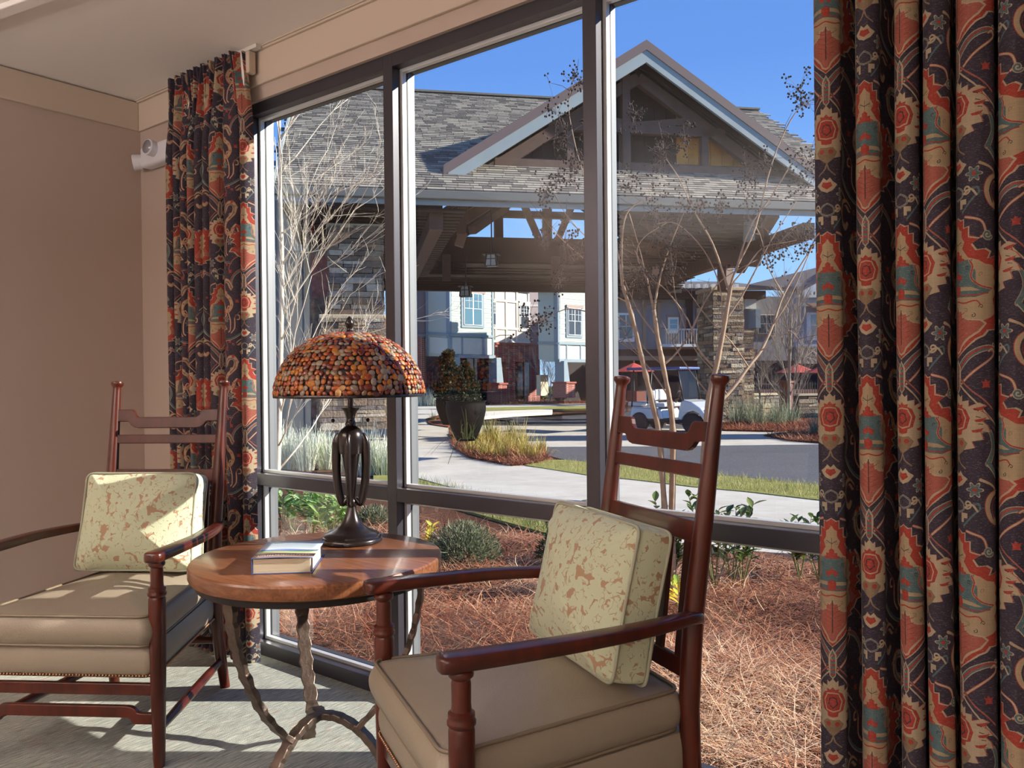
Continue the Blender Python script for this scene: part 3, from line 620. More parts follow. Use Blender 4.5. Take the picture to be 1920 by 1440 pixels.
# ================================================================ curtains: woven pattern drawn as a repeating tile
TW, THH = .56, .60                                        # tile size on the cloth in metres
def pattern_img():
    S = 1.5; W = int(TW*1000*S); H = int(THH*1000*S)      # pixels; coordinates below in mm, y down from the top of the large palmette
    im = np.zeros((H, W, 3), np.float32); im[:] = srgb8(66, 58, 72)
    CREAM = srgb8(198, 172, 138); RED = srgb8(180, 70, 58); TEAL = srgb8(94, 120, 124); PINK = srgb8(184, 104, 90); TAN = srgb8(152, 128, 102); DK = srgb8(64, 56, 56); LT = srgb8(206, 186, 156); NAVY = srgb8(66, 58, 72); ROSE = srgb8(160, 84, 92)
    def blit(mask, x0, y0, col):
        h, w = mask.shape; ys = (np.arange(h)+y0) % H; xs = (np.arange(w)+x0) % W
        sub = im[np.ix_(ys, xs)]; sub[mask] = col; im[np.ix_(ys, xs)] = sub
    def fill(pts, col):
        P = np.array(pts, float)*S; x0, y0 = np.floor(P.min(0)).astype(int)-1; x1, y1 = np.ceil(P.max(0)).astype(int)+1
        yy, xx = np.mgrid[y0:y1, x0:x1]; yy = yy+.5; xx = xx+.5; ins = np.zeros(yy.shape, bool); n = len(P)
        for i in range(n):
            xa, ya = P[i]; xb, yb = P[(i+1) % n]
            if ya == yb: continue
            c = ((ya > yy) != (yb > yy)) & (xx < (xb-xa)*(yy-ya)/(yb-ya)+xa); ins ^= c
        blit(ins, x0, y0, col)
    def stroke(pts, w, col, w2=None, smooth=True):
        P = [(float(a), float(b)) for a, b in pts]
        if smooth and len(P) > 2: P = [(v.x, v.y) for v in cr_curve([(a, b, 0) for a, b in P], 6)]
        P = np.array(P)*S; n = len(P); W2 = w if w2 is None else w2; r = max(w, W2)*S
        x0, y0 = np.floor(P.min(0)-r-1).astype(int); x1, y1 = np.ceil(P.max(0)+r+1).astype(int); yy, xx = np.mgrid[y0:y1, x0:x1]; msk = np.zeros(yy.shape, bool)
        for i in range(n-1):
            a = P[i]; b = P[i+1]; d = b-a; L2 = max(1e-6, (d**2).sum()); t = np.clip(((xx-a[0])*d[0]+(yy-a[1])*d[1])/L2, 0, 1)
            wd = (w+(W2-w)*(i+t)/(n-1))*S/2; msk |= (xx-a[0]-t*d[0])**2+(yy-a[1]-t*d[1])**2 < wd**2
        blit(msk, x0, y0, col)
    def spiral(x, y, r, a0, turns, w, col, out=None, sgn=1, w2=None):
        pts = [(x+r*(1-.82*t)*math.cos(a0+sgn*t*turns*2*PI), y+r*(1-.82*t)*math.sin(a0+sgn*t*turns*2*PI)) for t in np.linspace(0, 1, int(10*turns)+6)]
        if out is not None: stroke(pts, w+3, out, (w2 or w)+3, False)
        stroke(pts, w, col, w2, False)
    for col_, (ax, ay) in enumerate(((140, 0), (420, 300))):
        for s in (-1, 1):
            def X(pts): return [(ax+s*x, ay+y) for x, y in pts]
            # --- ground scrolls
            sweep = [(2, 292), (30, 262), (62, 250), (98, 262), (122, 292), (126, 330)]
            stroke(X(sweep), 13, LT, 9); stroke(X(sweep), 10, TEAL, 6); stroke(X([(x+2, y-2) for x, y in sweep]), 4, RED, 3); 
            cl = [(126, 322), (140, 300), (160, 296), (172, 310), (168, 334), (150, 352), (132, 366), (124, 392), (138, 414), (158, 410), (164, 396)]
            stroke(X(cl), 20, RED, 15); stroke(X(cl), 17, CREAM, 12); stroke(X([(x-3, y+4) for x, y in cl[:6]]), 5, TEAL, 3)
            for k in range(0, len(cl), 1): spiral(ax+s*cl[k][0], ay+cl[k][1], 4.4, k, 1.1, 1.6, RED)
            stroke(X([(60, 470), (72, 440), (66, 412), (54, 404), (46, 412)]), 12, CREAM, 5); stroke(X([(60, 470), (72, 440), (66, 412), (54, 404), (46, 412)]), 9, TEAL, 3)
            stroke(X([(60, 468), (88, 500), (122, 520), (150, 524)]), 9, TEAL, 3); stroke(X([(58, 472), (88, 505), (124, 526), (158, 530)]), 2.2, LT)
            stroke(X([(46, 500), (70, 512), (92, 536)]), 6, CREAM, 2)
            c2 = [(98, 540), (82, 528), (66, 534), (60, 552), (66, 572), (80, 582), (88, 574)]
            stroke(X(c2), 19, RED, 13); stroke(X(c2), 16, CREAM, 10); stroke(X([(x+5, y+2) for x, y in c2[:5]]), 6, NAVY, 3)
            # hooks and scrolls
            for pts, w_, c in (([(10, 318), (40, 290), (64, 272), (74, 262), (70, 252), (62, 256)], 3.4, LT), ([(8, 322), (34, 348), (62, 380), (84, 400)], 3.2, LT),
                               ([(4, 306), (30, 330), (52, 348), (70, 366)], 3, PINK), ([(112, 440), (112, 480), (126, 500)], 4, LT), ([(112, 442), (104, 430), (94, 434), (94, 446), (102, 448)], 4, LT),
                               ([(14, 590), (34, 566), (44, 556), (42, 546), (34, 548)], 3.6, TEAL), ([(20, 600), (48, 610), (56, 632), (48, 640)], 3.6, LT), ([(70, 400), (92, 418), (112, 440)], 2.4, TAN),
                               ([(96, 202), (120, 220), (134, 246), (132, 262)], 3.2, PINK), ([(128, 120), (140, 96), (152, 102), (148, 114)], 4, LT), ([(140, 120), (150, 150), (150, 186), (142, 196)], 4.4, LT)):
                stroke(X(pts), w_+2.2, RED if c is LT and w_ > 3.3 else NAVY); stroke(X(pts), w_, c)
            spiral(ax+s*38, ay+372, 17, 1.2, 1.4, 5, LT, RED, s); spiral(ax+s*60, ay+636-600, 9, .5, 1.2, 3.6, TEAL, LT, s)
            spiral(ax+s*22, ay+548, 9, 2, 1.1, 3.4, LT, NAVY, -s)
            for bx, by, q in ((56, 318, 1), (100, 376, .9), (150, 560, 1), (118, 590, .8), (146, 232, .9), (30, 640-600, .6), (86, 352, .6)):      # small red buds
                fill(X([(bx-9*q, by-6*q), (bx-3*q, by-3*q), (bx-1*q, by-10*q), (bx+3*q, by-4*q), (bx+10*q, by-6*q), (bx+7*q, by+2*q), (bx+9*q, by+8*q), (bx, by+7*q), (bx-6*q, by+9*q), (bx-5*q, by+1*q)]), RED)
            def flower(fx, fy, r, c):
                fill([(ax+s*fx+(r*(1+.32*math.cos(6*t)))*math.cos(t), ay+fy+(r*(1+.32*math.cos(6*t)))*math.sin(t)) for t in np.linspace(0, 2*PI, 48)[:-1]], LT)
                fill([(ax+s*fx+(r*.84*(1+.32*math.cos(6*t)))*math.cos(t), ay+fy+(r*.84*(1+.32*math.cos(6*t)))*math.sin(t)) for t in np.linspace(0, 2*PI, 48)[:-1]], c)
                fill([(ax+s*fx+r*.34*math.cos(t), ay+fy+r*.34*math.sin(t)) for t in np.linspace(0, 2*PI, 16)[:-1]], RED)
            flower(36, 520, 12.5, TEAL); flower(150, 446, 10, TEAL)
            stroke(X([(16, 556), (30, 548), (40, 560)]), 4, LT); fill(X([(8, 566), (22, 566), (22, 576), (14, 576), (14, 584), (8, 584)]), LT)
            # --- large palmette, half outline
            def X(pts, k=1.28): return [(ax+s*x*k, ay+y) for x, y in pts]
            A = [(0, 0), (7, 7), (12, 5), (12, 22), (20, 20), (20, 40), (34, 44), (24, 54), (30, 66), (42, 64), (50, 70), (46, 82), (60, 76), (66, 84), (78, 78), (88, 92), (76, 92), (72, 108), (84, 118), (94, 116), (98, 130), (84, 136), (94, 148), (80, 152), (74, 164), (90, 168), (100, 184), (84, 186), (74, 200), (60, 206), (66, 214), (46, 216), (40, 226), (30, 232), (0, 268)]
            fill(X([(x*1.05+(1 if x else 0), y-2 if y < 120 else y+2) for x, y in A]), LT); fill(X(A), RED)
            B = [(0, 14), (4, 22), (9, 26), (9, 38), (14, 48), (10, 60), (20, 78), (34, 84), (44, 92), (56, 94), (62, 106), (58, 118), (66, 126), (58, 136), (64, 146), (56, 158), (58, 170), (66, 180), (56, 190), (46, 196), (30, 204), (30, 222), (0, 260)]
            fill(X(B), CREAM)
            for y0_ in (118, 140, 158): fill(X([(66, y0_-8), (92, y0_-14), (80, y0_), (90, y0_+6), (66, y0_+6)]), RED)
            fill(X([(60, 152), (76, 176), (88, 178), (70, 190), (60, 186)]), PINK)
            # teal lotus
            fill(X([(0, 82), (26, 82), (24, 92), (30, 104), (30, 124), (40, 134), (52, 142), (38, 142), (24, 134), (0, 132)]), TEAL)
            stroke(X([(22, 84), (26, 96), (24, 116), (36, 132), (54, 138)]), 4.6, LT); stroke(X([(22, 84), (26, 96), (24, 116), (36, 132), (54, 138)]), 3, RED)
            fill(X([(0, 140), (30, 142), (54, 140), (44, 148), (30, 154), (0, 152)]), TEAL); stroke(X([(0, 148), (30, 150), (48, 146)]), 2.4, RED, smooth=False)
            fill(X([(0, 62), (4, 66), (4, 72), (9, 72), (9, 78), (14, 80), (14, 84), (0, 84)]), RED); fill(X([(0, 104), (5, 110), (11, 112), (8, 120), (0, 122)]), RED)
            fill(X([(0, 116), (4, 120), (4, 130), (0, 134)]), TEAL); fill(X([(0, 128), (7, 134), (7, 144), (0, 152)]), RED)
            stroke(X([(0, 160), (14, 164), (30, 160), (36, 168)]), 2.6, RED)
            # red tree-flower under it
            fill(X([(0, 170), (5, 178), (9, 176), (12, 190), (20, 194), (38, 196), (46, 204), (36, 220), (18, 236), (10, 246), (6, 258), (0, 262)]), LT)
            fill(X([(0, 174), (4, 181), (8, 179), (10, 192), (19, 197), (36, 199), (42, 205), (33, 218), (16, 233), (8, 244), (4, 255), (0, 258)]), PINK); stroke(X([(0, 172), (0, 240)]), 1.8, DK, smooth=False)
            for k in range(5): stroke(X([(0, 190+10*k), (14, 182+10*k)]), 1.2, RED, smooth=False)
            for k, (x_, y_) in enumerate(((10, 50), (24, 96), (48, 110), (48, 172), (20, 178), (34, 188))): spiral(ax+s*x_, ay+y_, 4.5, k, 1, 1.1, DK if k % 2 else TAN, None, s)
            stroke(X([(0, 40), (0, 60)]), 1.2, DK, smooth=False); stroke(X([(0, 52), (8, 46)]), 1.1, DK, smooth=False)
            # link dagger and crossing bands
            fill(X([(0, 272), (6, 286), (7, 300), (5, 330), (0, 338)]), LT); fill(X([(0, 276), (3.5, 288), (3.5, 330), (0, 334)]), TEAL)
            for k in range(5): fill(X([(0, 286+10*k), (3.5, 286+10*k), (3.5, 290+10*k), (0, 290+10*k)]), RED)
            # small crowned palmette
            C = [(0, 336), (5, 344), (9, 340), (9, 352), (20, 350), (20, 362), (34, 354), (44, 360), (34, 368), (44, 376), (50, 386), (36, 386), (46, 398), (50, 410), (36, 410), (40, 424), (24, 428), (28, 440), (10, 446), (0, 456)]
            fill(X([(x*1.05, y) for x, y in C]), PINK); fill(X(C), LT)
            for x_, y_ in ((34, 366), (36, 388), (32, 408)): fill(X([(x_-8, y_-1), (x_+9, y_-6), (x_+4, y_+2), (x_-6, y_+3)]), RED)
            fill(X([(0, 354), (4, 360), (10, 358), (9, 364), (16, 368), (22, 384), (17, 404), (9, 408), (8, 416), (0, 418)]), RED); stroke(X([(0, 366), (9, 368), (15, 384), (11, 402), (0, 406)]), 2.6, LT, smooth=False); stroke(X([(0, 376), (5, 378), (7, 390), (0, 398)]), 2.2, NAVY, smooth=False)
            for k in range(6): stroke(X([(24+3*k, 352+14*k), (30+3*k, 356+13*k)]), 1.3, DK, smooth=False)
            for k in range(7): spiral(ax+s*(128-9*k), ay+40+34*k+470*(k % 2), 6, k, 1.1, 2, (LT, PINK, TEAL)[k % 3], None, s)
            fill(X([(0, 424), (10, 422), (18, 432), (12, 446), (0, 458)]), TAN); fill([(ax+s*9+5*math.cos(t), ay+432+5*math.sin(t)) for t in np.linspace(0, 6.2, 12)], RED)
            stroke(X([(0, 456), (4, 470), (14, 480)]), 3, TAN); 
            fill(X([(0, 492), (5, 486), (10, 494), (18, 500), (10, 512), (0, 518)]), LT); fill(X([(0, 497), (6, 495), (9, 503), (0, 511)]), RED)
            stroke(X([(0, 540), (10, 548), (10, 560), (0, 566)]), 3.4, LT); stroke(X([(0, 540), (10, 548), (10, 560), (0, 566)]), 1.8, TEAL)
    # woven slubs: pale flecks along the weft and a little mottling
    yy, xx = np.mgrid[0:H, 0:W]; fl = rng.random((H, W//6+1)).repeat(6, 1)[:, :W]; fl = (fl > .85) & (rng.random((H//2+1, W)).repeat(2, 0)[:H] > .35)
    im[fl] = im[fl]*.60+np.array(srgb8(196, 186, 180))*.40
    im *= .80; im *= (1+.10*(rng.random((H, W, 1))-.5)); im *= 1+.06*(rng.random((H, 1, 1))-.5)+.05*(rng.random((1, W, 1))-.5)
    buf = np.ones((H, W, 4), np.float32); buf[..., :3] = np.clip(im[::-1], 0, 1)
    img = bpy.data.images.new('curtain_pattern', W, H); img.pixels.foreach_set(buf.ravel()); img.pack(); return img
def srgb8(r, g, b): return (r/255, g/255, b/255)
m_cur, t_ = img_mat('patterned_linen', pattern_img(), .85)
def _finish():
    N = m_cur.node_tree.nodes; L = m_cur.node_tree.links; p = N['Principled BSDF']; p.inputs['Specular IOR Level'].default_value = .2
    tc = N.new('ShaderNodeTexCoord'); n = N.new('ShaderNodeTexNoise'); n.inputs['Scale'].default_value = 700; L.new(tc.outputs['Object'], n.inputs['Vector'])
    b = N.new('ShaderNodeBump'); b.inputs['Strength'].default_value = .4; b.inputs['Distance'].default_value = .001; L.new(n.outputs['Fac'], b.inputs['Height']); L.new(b.outputs[0], p.inputs['Normal'])
    t = N.new('ShaderNodeBsdfTranslucent'); L.new(t_.outputs[0], t.inputs[0]); mx = N.new('ShaderNodeMixShader'); mx.inputs[0].default_value = .06
    L.new(p.outputs[0], mx.inputs[1]); L.new(t.outputs[0], mx.inputs[2]); L.new(mx.outputs[0], N['Material Output'].inputs[0])
_finish()
m_lining = mat('white_lining', srgb(232, 230, 222), .85, bump=(500, .2, .001))
def resample(path, step):
    P = cr_curve([(x, y, 0) for x, y in path], 12); out = [P[0]]; L_ = [0]; acc = 0; nxt = step
    for a, b in zip(P, P[1:]):
        d = (b-a).length
        while d > 0 and nxt <= acc+d: out.append(a.lerp(b, (nxt-acc)/d)); L_.append(nxt); nxt += step
        acc += d
    return out, L_
def curtain(name, label, bottom, top, z0, z1, uoff, voff, pinch=0.0, zsteps=44):
    pb, Lb = resample(bottom, .006); n = len(pb)
    pt, _ = resample(top, 1e-3); idx = np.linspace(0, len(pt)-1, n)
    pt = [pt[int(round(i))] for i in idx]
    o = thing(name, label, 'curtain', (sum(p.x for p in pb)/n, sum(p.y for p in pb)/n, z0), 0)
    rows = []; uv = []
    zs = [z0+(z1-z0)*k/zsteps for k in range(zsteps+1)]
    for z in zs:
        t = (z-z0)/(z1-z0); b = t**2.2 if pinch == 0 else max(0, (t-.86)/.14)**1.3
        b = b*(1 if pinch else .5); row = []; 
        for i in range(n):
            q = pb[i].lerp(pt[i], min(1, b)); sway = .004*math.sin(z*2.3+i*.011)*(1-t)
            row.append((q.x+sway, q.y+sway*.7, z))
        rows.append(row); uv += [((Lb[i]+uoff)/TW, (z+voff)/THH) for i in range(n)]
    m = MB(); m.grid(rows); c = m.build('curtain_panel', m_cur, o, smooth=True)
    ul = c.data.uv_layers.new(name='UVMap'); vi = np.zeros(len(c.data.loops), dtype=np.int32); c.data.loops.foreach_get('vertex_index', vi)
    ul.data.foreach_set('uv', np.array(uv, np.float32)[vi].ravel())
    # separate lining behind, on the window side
    rows2 = []
    for r in rows:
        rr = []
        for i in range(0, n, 3):
            a = Vector(r[max(i-1, 0)]); b = Vector(r[min(i+1, n-1)]); d = (b-a); nn = Vector((-d.y, d.x, 0)); nn.normalize(); rr.append(Vector(r[i])+nn*.0022)
        rows2.append(rr)
    MB().grid(rows2).build('lining', m_lining, o, smooth=True); return o
# right curtain: deep tubular folds
fx = [(-.535, -.480), (-.452, -.404), (-.377, -.331), (-.325, -.276), (-.268, -.203), (-.199, -.14), (-.134, -.08), (-.07, -.01), (0, .06), (.07, .12), (.13, .19), (.20, .26), (.27, .33), (.34, .40), (.41, .47)]
path = [(-.53, 1.80)]
for i, (a, b) in enumerate(fx):
    yf = 1.742 if i % 3 else 1.735; w = b-a
    path += [(a+.004, yf+.05), (a+.001, yf+.022), (a+w*.18, yf+.004), (a+w*.5, yf-.006), (a+w*.82, yf+.004), (b-.001, yf+.022), (b-.006, yf+.055)]
    if i+1 < len(fx):
        g = fx[i+1][0]; path += [((b+g)/2-.009, yf+.112), ((b+g)/2, yf+.122), ((b+g)/2+.009, yf+.112)]
curtain('curtain', 'long dark paisley curtain of deep folds filling the right edge', path, path, .012, 2.385, .33, .10)
# left curtain: folds at the left, a flatter panel beside the window
path = [(-3.245, 1.85)]; x = -3.235; k = 0
while x < -2.93:
    w = (.052, .046, .05, .042, .056, .05)[k % 6]; path += [(x, 1.845), (x+w*.2, 1.792), (x+w*.5, 1.780), (x+w*.8, 1.795), (x+w*.95, 1.850)]; x += w+.006; k += 1
path += [(-2.915, 1.80), (-2.885, 1.782), (-2.858, 1.795), (-2.845, 1.845), (-2.835, 1.812), (-2.80, 1.790), (-2.765, 1.792), (-2.742, 1.812), (-2.735, 1.842), (-2.728, 1.815), (-2.71, 1.802), (-2.690, 1.812), (-2.680, 1.85)]
top = [(-3.262, 1.85)]; x = -3.25
for k in range(10):
    w = .0505; top += [(x, 1.852), (x+.012, 1.835), (x+.020, 1.800), (x+.025, 1.838), (x+.030, 1.802), (x+.036, 1.838), (x+.048, 1.852)]; x += w
top += [(-2.738, 1.83), (-2.735, 1.85)]
lc = curtain('curtain', 'pinch-pleated paisley curtain drawn back in the corner at the window end', path, top, .012, 2.39, .115, .31, pinch=1, zsteps=60)
lc2 = MB().box((-2.725, 1.84, 2.30), (-2.700, 1.872, 2.385)); lc2.build('lining_return', m_band, lc, bevel=.004)
rd = MB(); rd.box((-3.30, 1.845, 2.388), (-2.66, 1.868, 2.4025)); rd.build('curtain_track', mat('white_track', srgb(210, 205, 196), .5), None, label='slim white ceiling track above the pinch-pleated curtain', cat='curtain track')
# ================================================================ the grounds
def needle_ground(name, cols, scale, rough=1.0, bump=(60, .6, .02), big=None):
    m = bpy.data.materials.new(name); m.use_nodes = True; N = m.node_tree.nodes; L = m.node_tree.links; p = N['Principled BSDF']; p.inputs['Roughness'].default_value = rough; p.inputs['Specular IOR Level'].default_value = .15
    tc = N.new('ShaderNodeTexCoord'); n = N.new('ShaderNodeTexNoise'); n.inputs['Scale'].default_value = scale; n.inputs['Detail'].default_value = 8; n.inputs['Roughness'].default_value = .7; L.new(tc.outputs['Object'], n.inputs['Vector'])
    r = N.new('ShaderNodeValToRGB'); L.new(n.outputs['Fac'], r.inputs[0]); e = r.color_ramp.elements; e[0].position = .32; e[1].position = .7
    e[0].color = (*cols[0], 1); e[1].color = (*cols[-1], 1)
    for i, c in enumerate(cols[1:-1]): x = e.new(.32+.38*(i+1)/(len(cols)-1)); x.color = (*c, 1)
    out = r.outputs[0]
    if big:
        n2 = N.new('ShaderNodeTexNoise'); n2.inputs['Scale'].default_value = big[0]; n2.inputs['Detail'].default_value = 3; L.new(tc.outputs['Object'], n2.inputs['Vector'])
        mr = N.new('ShaderNodeMapRange'); mr.inputs['From Min'].default_value = .3; mr.inputs['From Max'].default_value = .7; mr.inputs['To Min'].default_value = 1-big[1]; mr.inputs['To Max'].default_value = 1+big[1]; L.new(n2.outputs['Fac'], mr.inputs[0])
        sc = N.new('ShaderNodeVectorMath'); sc.operation = 'SCALE'; L.new(out, sc.inputs[0]); L.new(mr.outputs[0], sc.inputs['Scale']); out = sc.outputs[0]
    L.new(out, p.inputs['Base Color'])
    n3 = N.new('ShaderNodeTexNoise'); n3.inputs['Scale'].default_value = bump[0]; n3.inputs['Detail'].default_value = 4; L.new(tc.outputs['Object'], n3.inputs['Vector'])
    b = N.new('ShaderNodeBump'); b.inputs['Strength'].default_value = bump[1]; b.inputs['Distance'].default_value = bump[2]; L.new(n3.outputs['Fac'], b.inputs['Height']); L.new(b.outputs[0], p.inputs['Normal']); return m
m_straw = needle_ground('pine_straw_bed', [srgb(36, 24, 20), srgb(84, 54, 40), srgb(140, 96, 70)], 60)
m_mulch = needle_ground('bark_mulch', [srgb(48, 28, 22), srgb(122, 70, 50), srgb(176, 116, 84)], 22, bump=(30, 1, .06))
m_conc = needle_ground('concrete', [srgb(176, 169, 158), srgb(190, 184, 173), srgb(200, 195, 184)], 1.3, .9, (90, .15, .003), (.25, .04))
m_asph = needle_ground('asphalt', [srgb(70, 70, 74), srgb(92, 92, 96), srgb(108, 108, 112)], 30, .85, (220, .3, .004), (.35, .10))
m_lawn = needle_ground('turf', [srgb(86, 92, 44), srgb(146, 144, 82), srgb(180, 172, 112)], 40, 1, (90, .6, .02), (1.2, .15))
def slab(name, pix, off, m, label, cat, kind=None, thick=.08, dens=6):
    P = []
    n = len(pix)
    for i in range(n):
        a = pix[i]; b = pix[(i+1) % n]
        for k in range(dens): P.append(G(lerp(a[0], b[0], k/dens), lerp(a[1], b[1], k/dens), off))
    mb = MB(); k = len(P); mb.v = [tuple(p) for p in P]+[(p.x, p.y, p.z-thick) for p in P]
    mb.face(tuple(range(k))); 
    for i in range(k): j = (i+1) % k; mb.face((i, i+k, j+k, j))
    me = mb.build(name, m, None, kind=kind)
    bm = bmesh.new(); bm.from_mesh(me.data); bmesh.ops.triangulate(bm, faces=[f for f in bm.faces if len(f.verts) > 4]); bmesh.ops.recalc_face_normals(bm, faces=bm.faces)
    if sum(f.calc_area()*f.normal.z for f in bm.faces) < 0: bmesh.ops.reverse_faces(bm, faces=bm.faces)
    bm.to_mesh(me.data); bm.free(); 
    if cat: tag(me, label, cat)
    return me
# base earth, a wide gently falling sheet of bark mulch and straw; undulating beside the window
mb = MB(); rows = []
for D in [-6, -2, 0, 1.2]+[1.5+.12*k for k in range(40)]+[6.5, 7, 8, 9, 10, 12, 14, 20, 30, 50, 90, 160]:
    row = []
    for X in [-90, -40, -20, -10, -6]+[-4+.16*k for k in range(56)]+[6, 10, 20, 40, 90]:
        p = cw(X, D, 0); z = terr(D)
        if p.y < 2.03: z = -.30
        elif 1.5 < D < 6.3 and -4 < X < 5: z += .035*math.sin(X*3.1+D*1.7)*math.sin(D*2.9-X*.8)+.018*math.sin(7*X-3*D)
        row.append((p.x, p.y, z-.02))
    rows.append(row)
mb.grid(rows); struct('ground', mb, m_straw, smooth=True)
S_NEAR = [(200, 700), (300, 880), (700, 905), (780, 893), (850, 912), (930, 937), (1010, 958), (1100, 984), (1180, 1005), (1300, 1024), (1450, 1036), (1600, 1044), (1900, 1060), (2300, 1075)]
slab('sidewalk', [(2300, 1075), (1900, 1060), (1600, 1044), (1450, 1036), (1300, 1024), (1180, 1008), (1100, 988), (1010, 961), (930, 940), (850, 914), (780, 895), (700, 880), (520, 850), (400, 790), (500, 768), (700, 766), (830, 768), (838, 790), (842, 812), (850, 838), (880, 855), (960, 870), (1030, 879), (1100, 890), (1200, 900), (1300, 912), (1400, 921), (1547, 938), (1700, 955), (2300, 1000)], .02, m_conc, None, None, 'structure')
slab('lawn', [(2300, 1000), (1700, 955), (1547, 938), (1400, 921), (1300, 912), (1200, 900), (1100, 890), (1030, 879), (985, 872), (1010, 862), (1060, 862), (1100, 866), (1200, 875), (1300, 886), (1400, 896), (1547, 911), (1700, 925), (2300, 970)], .035, m_lawn, None, None, 'structure')
slab('lawn', [(778, 935), (850, 950), (930, 973), (1010, 995), (1100, 1020), (1180, 1040), (1260, 1052), (1260, 1022), (1180, 1006), (1100, 986), (1010, 960), (930, 938), (850, 913), (778, 893), (700, 880), (700, 905)], .005, m_lawn, None, None, 'structure')
slab('road', [(2300, 970), (1700, 925), (1547, 911), (1400, 896), (1300, 886), (1200, 875), (1100, 866), (1060, 862), (1030, 855), (1010, 845), (1000, 838), (1200, 837), (1547, 833), (1800, 832), (2300, 840)], .0, m_asph, None, None, 'structure')
slab('road_apron', [(2300, 840), (1800, 832), (1547, 833), (1200, 837), (1000, 838), (905, 820), (860, 800), (838, 790), (700, 798), (500, 800), (500, 799), (780, 797), (1100, 799), (1200, 803), (1400, 806), (1547, 808), (1800, 808), (2300, 810)], .012, m_conc, None, None, 'structure')
slab('road', [(1180, 762), (2300, 762), (2300, 810), (1800, 808), (1547, 808), (1400, 806), (1200, 803), (1100, 799), (905, 798), (880, 785), (905, 779), (960, 774), (1035, 770), (1120, 768)], -.02, m_asph, None, None, 'structure')
slab('kerb', [(870, 782), (905, 781), (960, 776), (1035, 772.5), (1036, 767), (960, 769.5), (912, 771), (870, 773)], .10, mat('pale_kerb', srgb(212, 206, 194), .85), None, None, 'structure', thick=.25)
slab('lawn', [(880, 771), (960, 769.5), (1036, 767), (1120, 766), (1120, 761.5), (1000, 762), (912, 764), (880, 766)], .06, m_lawn, None, None, 'structure')
slab('path', [(700, 767), (880, 766), (912, 764), (1000, 762), (1130, 760), (1130, 756.5), (1000, 757.5), (900, 759.5), (700, 762)], .05, m_conc, None, None, 'structure')
slab('mulch_bed', [(700, 762), (900, 759.5), (1000, 757.5), (1130, 756.5), (1130, 752), (1000, 752.5), (700, 754)], .06, m_mulch, None, None, 'structure')
slab('mulch_bed', [(842, 812), (850, 838), (880, 856), (960, 871), (1010, 866), (1034, 858), (1012, 842), (960, 830), (905, 818), (870, 806)], .05, m_mulch, None, None, 'structure')
slab('mulch_bed', [(798, 785), (806, 795), (840, 800), (850, 790), (830, 776)], .05, m_mulch, None, None, 'structure')
slab('mulch_bed', [(1345, 793), (1356, 805), (1450, 807), (1547, 803), (1700, 800), (1700, 780), (1450, 785)], .06, m_mulch, None, None, 'structure')
slab('mulch_bed', [(1432, 815), (1480, 824), (1547, 829), (1700, 832), (1700, 812), (1490, 808)], .05, m_mulch, None, None, 'structure')
slab('kerb', [(1200, 792), (1240, 797), (1262, 797), (1262, 786), (1230, 785)], .06, mat('pale_kerb'), None, None, 'structure', thick=.2)
slab('mulch_bed', [(1228, 790), (1262, 795), (1262, 787), (1240, 786)], .09, m_mulch, None, None, 'structure')

# ================================================================ the portico
m_fascia = mat('grey_green_fascia', srgb(150, 160, 160), .6, noise=(2, .06))
m_gutter = mat('bronze_gutter', srgb(108, 108, 102), .45, .2)
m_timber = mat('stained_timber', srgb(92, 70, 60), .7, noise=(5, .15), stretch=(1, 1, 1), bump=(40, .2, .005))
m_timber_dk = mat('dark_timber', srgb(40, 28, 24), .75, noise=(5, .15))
m_gold = mat('reflected_gold_boarding', srgb(232, 156, 66), .6, noise=(2, .2))  # gold tone imitates the lit room mirrored in the window glass
A0 = cw(-182/1500*19, 19); EA = CR*.984+CF*.180; EB = CR*-.180+CF*.984
def PW(a, b, z): return A0+EA*a+EB*b+Vector((0, 0, z))
PM = Matrix(((EA.x, EB.x, 0, A0.x), (EA.y, EB.y, 0, A0.y), (0, 0, 1, 0), (0, 0, 0, 1)))
ZE = 5.62; PITCH = .686; AL, AR = -3.16, 12.5; BR = 7.0
por = thing('portico', 'large shingled entrance portico with a front gable spanning the drive', 'building', (0, 0, 0))
FR[por.name] = PM; por.matrix_world = PM
def shingle_mat():
    return mat('asphalt_shingle', None, .95, attr='col', noise=(14, .12), spec=.2)
m_sh = shingle_mat(); shc = [srgb(*c) for c in ((128, 122, 114), (112, 108, 102), (142, 136, 126), (98, 94, 90), (150, 144, 132))]
def roof_z(b): return ZE+PITCH*(b if b < BR else 2*BR-b)
GA0_, GA1_ = 1.07, 11.25
# decking under the shingles, front and rear slopes
m = LB(); m.box8([(AL, 0, ZE-.10), (AR, 0, ZE-.10), (AR, BR, roof_z(BR)-.10), (AL, BR, roof_z(BR)-.10), (AL, 0, ZE), (AR, 0, ZE), (AR, BR, roof_z(BR)), (AL, BR, roof_z(BR))])
for p_, q_ in ((AL, GA0_+.7), (GA1_-.7, AR)): m.box8([(p_, BR, roof_z(BR)-.10), (q_, BR, roof_z(BR)-.10), (q_, 2*BR, ZE-.10), (p_, 2*BR, ZE-.10), (p_, BR, roof_z(BR)), (q_, BR, roof_z(BR)), (q_, 2*BR, ZE), (p_, 2*BR, ZE)])
m.c = [srgb(96, 92, 86)]*len(m.f); m.build('roof_deck', m_sh, por)
GA0, GA1, GB = 1.07, 11.25, 1.35; GC = (GA0+GA1)/2; GZ0 = roof_z(GB)-.05; GH = 9.80      # front gable
GS = (GH-GZ0)/(GC-GA0)
def gable_z(a): return GH-abs(a-GC)*GS
